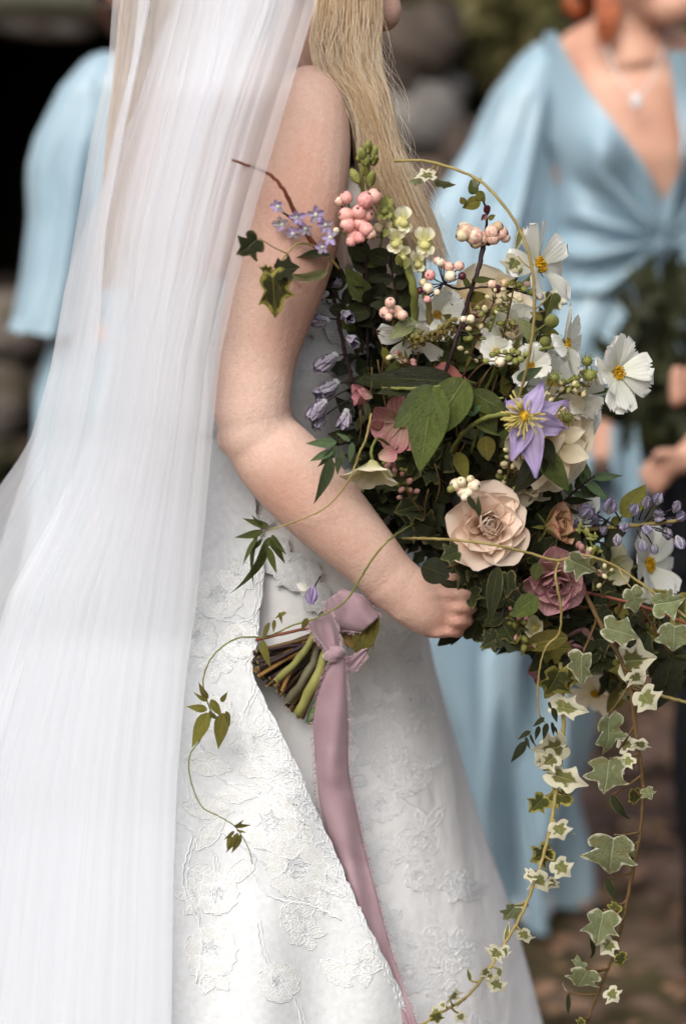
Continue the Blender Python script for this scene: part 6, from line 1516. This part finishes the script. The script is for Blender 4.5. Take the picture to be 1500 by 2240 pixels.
for (kd, m, b, t, Y, w) in [(ROUND[0], m_leaf_dark, (922, 1238), (984, 1262), -.09, 1.05), (IVY[2], m_ivy_dark, (1005, 1205), (962, 1222), -.085, 1.0), (OVAL[1], m_leaf_dark, (1000, 1380), (955, 1412), .0, .9), (OVAL[0], m_leaf_dark, (1012, 1345), (985, 1412), .01, .9), (LANCE[1], m_ivy_dark, (1048, 1130), (1044, 1085), -.1, .9), (LANCE[1], m_ivy_dark, (1022, 1086), (1046, 1124), -.11, 1.1), (LANCE[1], m_ivy_dark, (1088, 1240), (1068, 1370), -.09, .9), (IVY[5], m_ivy_dark, (1110, 1250), (1110, 1310), -.085, .7), (OVAL[0], m_leaf_mid, (1175, 1305), (1118, 1350), -.085, 1.1), (OVAL[2], m_leaf_olive, (1240, 1395), (1130, 1410), -.06, .7), (OVAL[0], m_leaf_mid, (1178, 1232), (1166, 1272), -.085, 1.1), (IVY[3], m_ivy_dark, (1030, 1400), (1050, 1350), -.01, 1.0)]:
    put_leaf(kd, 'leaf', m, r_, b, t, Y, w=w)
r_ = thing('leafy_sprig', 'olive pointed leaf over the lavender spike', 'foliage', P(1380, 1120, .03), 'leafy sprigs in the bouquet')
stem(r_, [(1340, 1150, .02), (1365, 1125, .02)], .0014, m_stem_green)
put_leaf(OVAL[0], 'leaf', m_leaf_olive, r_, (1360, 1128), (1412, 1062), .01, w=1.0); put_leaf(OVAL[2], 'leaf', m_leaf_olive, r_, (1356, 1132), (1330, 1150), .01)

# ---- cut stem ends below the wrist
r_ = thing('stem_bundle', 'bundle of cut stem ends splayed out below the wrist', 'stems', P(735, 1400, .0))
rs = random.Random(8)
def cut(pts, r, m, mc=None):
    stem(r_, pts, r, m, 8, 14, 'cut_stem', 1.0)
    p = smooth_path(pts, 14); a, b = Vector(P(*p[-2])), Vector(P(*p[-1])); d = (b - a).normalized()
    v, f = tube([list(b), list(b + d * .0006)], r * .86, 8); me = make_mesh('cut_end', v, f); part('cut_end', me, m_cut, r_, centred(me))
m_cut = plain_mat('cut_stem_face', G(196, 182, 130), G(150, 138, 84), .8, 300, .1)
m_s1 = plain_mat('olive_stem', G(140, 138, 78), G(112, 112, 58), .55, 40, .3, .2, 200, .0006); m_s2 = plain_mat('grey_stem', G(104, 98, 76), G(78, 74, 54), .6, 40, .3, .3, 200, .0006); m_s3 = plain_mat('tan_woody_stem', G(158, 122, 72), G(116, 84, 48), .7, 40, .2, .4, 200, .0008); m_s4 = plain_mat('jade_stem', G(112, 136, 92), G(88, 112, 70), .55, 40, .3)
cut([(748, 1330, .0), (722, 1400, -.045), (700, 1465, -.06), (652, 1562, -.062)], .0050, m_s1)
cut([(740, 1330, .0), (700, 1400, -.03), (680, 1460, -.05), (630, 1535, -.052)], .0042, m_s2)
cut([(760, 1340, .0), (728, 1420, -.045), (708, 1490, -.055), (676, 1582, -.055)], .0034, m_s4)
cut([(740, 1340, .0), (690, 1390, -.04), (650, 1445, -.05), (605, 1488, -.05)], .0036, m_s1)
cut([(745, 1345, .0), (700, 1380, -.04), (640, 1460, -.045), (618, 1510, -.05)], .0022, m_s3)
for i in range(110):
    t = rs.random(); ex, ey = 556 + 100 * t + rs.uniform(-8, 8), 1440 + 110 * t + rs.uniform(-22, 26)
    if i < 8: ex, ey = 552 + rs.uniform(0, 14), 1425 + i * 6
    Y = rs.uniform(-.045, .0)
    bx_, by_ = 704 + 22 * t + rs.uniform(-10, 10), 1384 + 26 * t + rs.uniform(-10, 10)
    cut([(750, 1335, .0), (bx_, by_, Y * .7), ((bx_ + ex) / 2 + rs.uniform(-3, 3), (by_ + ey) / 2 + rs.uniform(-3, 3), Y * .9), (ex, ey, Y)], rs.uniform(.0011, .0026), rs.choice([m_s3, m_stem_brown, m_stem_brown, m_stem_dark, m_stem_dark, m_s2]))
for i in range(7): cut([(742 + i * 4, 1340, -.01), (748 + i * 5, 1375 + i * 2, -.03), (762 + i * 4, 1412 + i * 2, -.035)], rs.uniform(.0014, .0028), rs.choice([m_s3, m_s1]))
cut([(740, 1350, -.01), (680, 1372, -.03), (610, 1388, -.03), (560, 1400, -.025)], .0016, m_stem_red)

# ---- mauve velvet ribbon: wraps, knot, long tail
k = NT('mauve_velvet')
co = k.coord('Object')
c = k.mix(k.rng(k.noise(14, 3, co), .35, .65), G(158, 135, 141), G(140, 114, 122)); c = k.mix(k.math('MULTIPLY', k.rng(k.noise(11, 4, co), .5, .68), .5), c, G(192, 168, 174))  # paler patches put the patchy sheen of crushed velvet into the colour
m_velvet = k.done(k.bsdf(c, .9, .1, k.bump(k.noise(900, 2, co), .3, .0006), sheen=.6, sheen_tint=(.92, .86, .88, 1)))
rib = thing('velvet_ribbon', 'mauve velvet ribbon knotted round the stems with a long hanging tail', 'ribbon', P(735, 1430, -.06))
def band(name, L, R_, Yf, n=60, m=9, wrinkle=.0):
    """ribbon between two edge polylines of equal length (px, py); depth from Yf(t, u)"""
    a, b = smooth_path(L, n), smooth_path(R_, n); v = []
    for i in range(n):
        for j in range(m):
            u = j / (m - 1); q = a[i] * (1 - u) + b[i] * u
            v.append(list(P(q[0], q[1], Yf(i / (n - 1), u) + wrinkle * math.sin(u * 9 + i * .35))))
    me = make_mesh(name, np.array(v), grid_faces(n, m), None)
    o = part(name, me, m_velvet, rib, centred(me)); s_ = o.modifiers.new('thick', 'SOLIDIFY'); s_.thickness = .0012; s_.offset = 0
    ac = Acc()       # frayed edges
    for e, sg in ((a, -1), (b, 1)):
        for q in range(int(n * 5)):
            t = rf.random() * (n - 1); i = int(t); x, y = e[min(i, n - 1)][:2]; nx = e[min(i + 1, n - 1)]; w = t - i; x = x * (1 - w) + nx[0] * w; y = y * (1 - w) + nx[1] * w
            Y = Yf(t / (n - 1), 0 if sg < 0 else 1) - .0006
            ac.add(*tube([list(P(x - sg * 3, y, Y)), list(P(x + sg * rf.uniform(2, 6), y + rf.uniform(-2, 4), Y - .001)), list(P(x + sg * rf.uniform(3, 9), y + rf.uniform(-1, 9), Y - .001))], .00022, 3, False))
    me = ac.mesh('frayed_edge'); part('frayed_edge', me, m_fray, o, centred(me), kind='stuff')
    return o
m_fray = plain_mat('velvet_thread', G(196, 172, 178), G(170, 140, 148), .8, 60, .1)
def tailY(t, u):
    py = 1440 + 840 * t; e = over_edge(py) + 60
    base = interp([(1440, -.068), (1600, -.062), (1750, -.055), (1900, -.065), (2240, -.115), (2300, -.12)], py)
    return base - .006 * math.sin(math.pi * u) + .004 * math.sin(u * 5 + t * 6)
band('tail', [(728, 1436), (700, 1500), (686, 1580), (690, 1660), (694, 1740), (716, 1830), (752, 1920), (790, 2030), (832, 2130), (880, 2230), (912, 2300)],
     [(752, 1436), (756, 1480), (762, 1580), (762, 1680), (778, 1760), (796, 1850), (822, 1950), (845, 2040), (872, 2130), (908, 2230), (935, 2300)], tailY, 70, 11, .0012)
band('wrap', [(668, 1362), (690, 1392), (712, 1420), (728, 1446)], [(722, 1336), (736, 1372), (742, 1408), (744, 1444)], lambda t, u: -.062 - .012 * math.sin(math.pi * (u * .8 + .1)) + .002 * math.sin(u * 14 + t * 3), 24, 11, .0012)
band('wrap', [(712, 1316), (718, 1350), (738, 1374), (790, 1384)], [(745, 1290), (790, 1302), (812, 1318), (830, 1348)], lambda t, u: -.034 - .018 * math.sin(math.pi * (u * .7 + .15)) + .002 * math.sin(u * 11 + t * 4), 24, 11, .0014)
band('wrap', [(738, 1372), (768, 1372), (792, 1390), (800, 1420)], [(790, 1372), (806, 1372), (812, 1392), (808, 1416)], lambda t, u: -.03 - .01 * math.sin(math.pi * u), 18, 9, .001)
band('loose_end', [(742, 1436), (762, 1438), (780, 1430), (802, 1418)], [(750, 1470), (770, 1466), (786, 1452), (800, 1432)], lambda t, u: -.066 + .02 * t, 16, 7, .002)
acc = Acc()
for i in range(6):
    a = i * 1.05; p = smooth_path([(716 + 8 * math.cos(a), 1424 + 4 * i, -.066), (734 + 4 * math.sin(a), 1430 + 3 * i - 6, -.076 - .002 * math.sin(a)), (752 + 6 * math.cos(a + 1), 1436 + 2 * i - 6, -.066)], 9)
    acc.add(*tube([list(P(*q)) for q in p], [.002, .0035, .0046, .0052, .0054, .0052, .0046, .0035, .002], 9, True, .8))
me = acc.mesh('knot'); part('knot', me, m_velvet, rib, centred(me))
r_ = thing('dark_leaf', 'single brown green leaf hanging beside the knotted ribbon below the forearm', 'leaf', P(800, 1350, -.03))
b_ = orient(P(808, 1330, -.035), P(786, 1440, -.055), Vector((.3, -1, .2)), .3); part('leaf', PEONY[1], m_leaf_olive, r_, b_)
stem(r_, [(808, 1330, -.035), (812, 1300, -.01)], .0012, m_stem_brown)
bpy.context.view_layer.update()
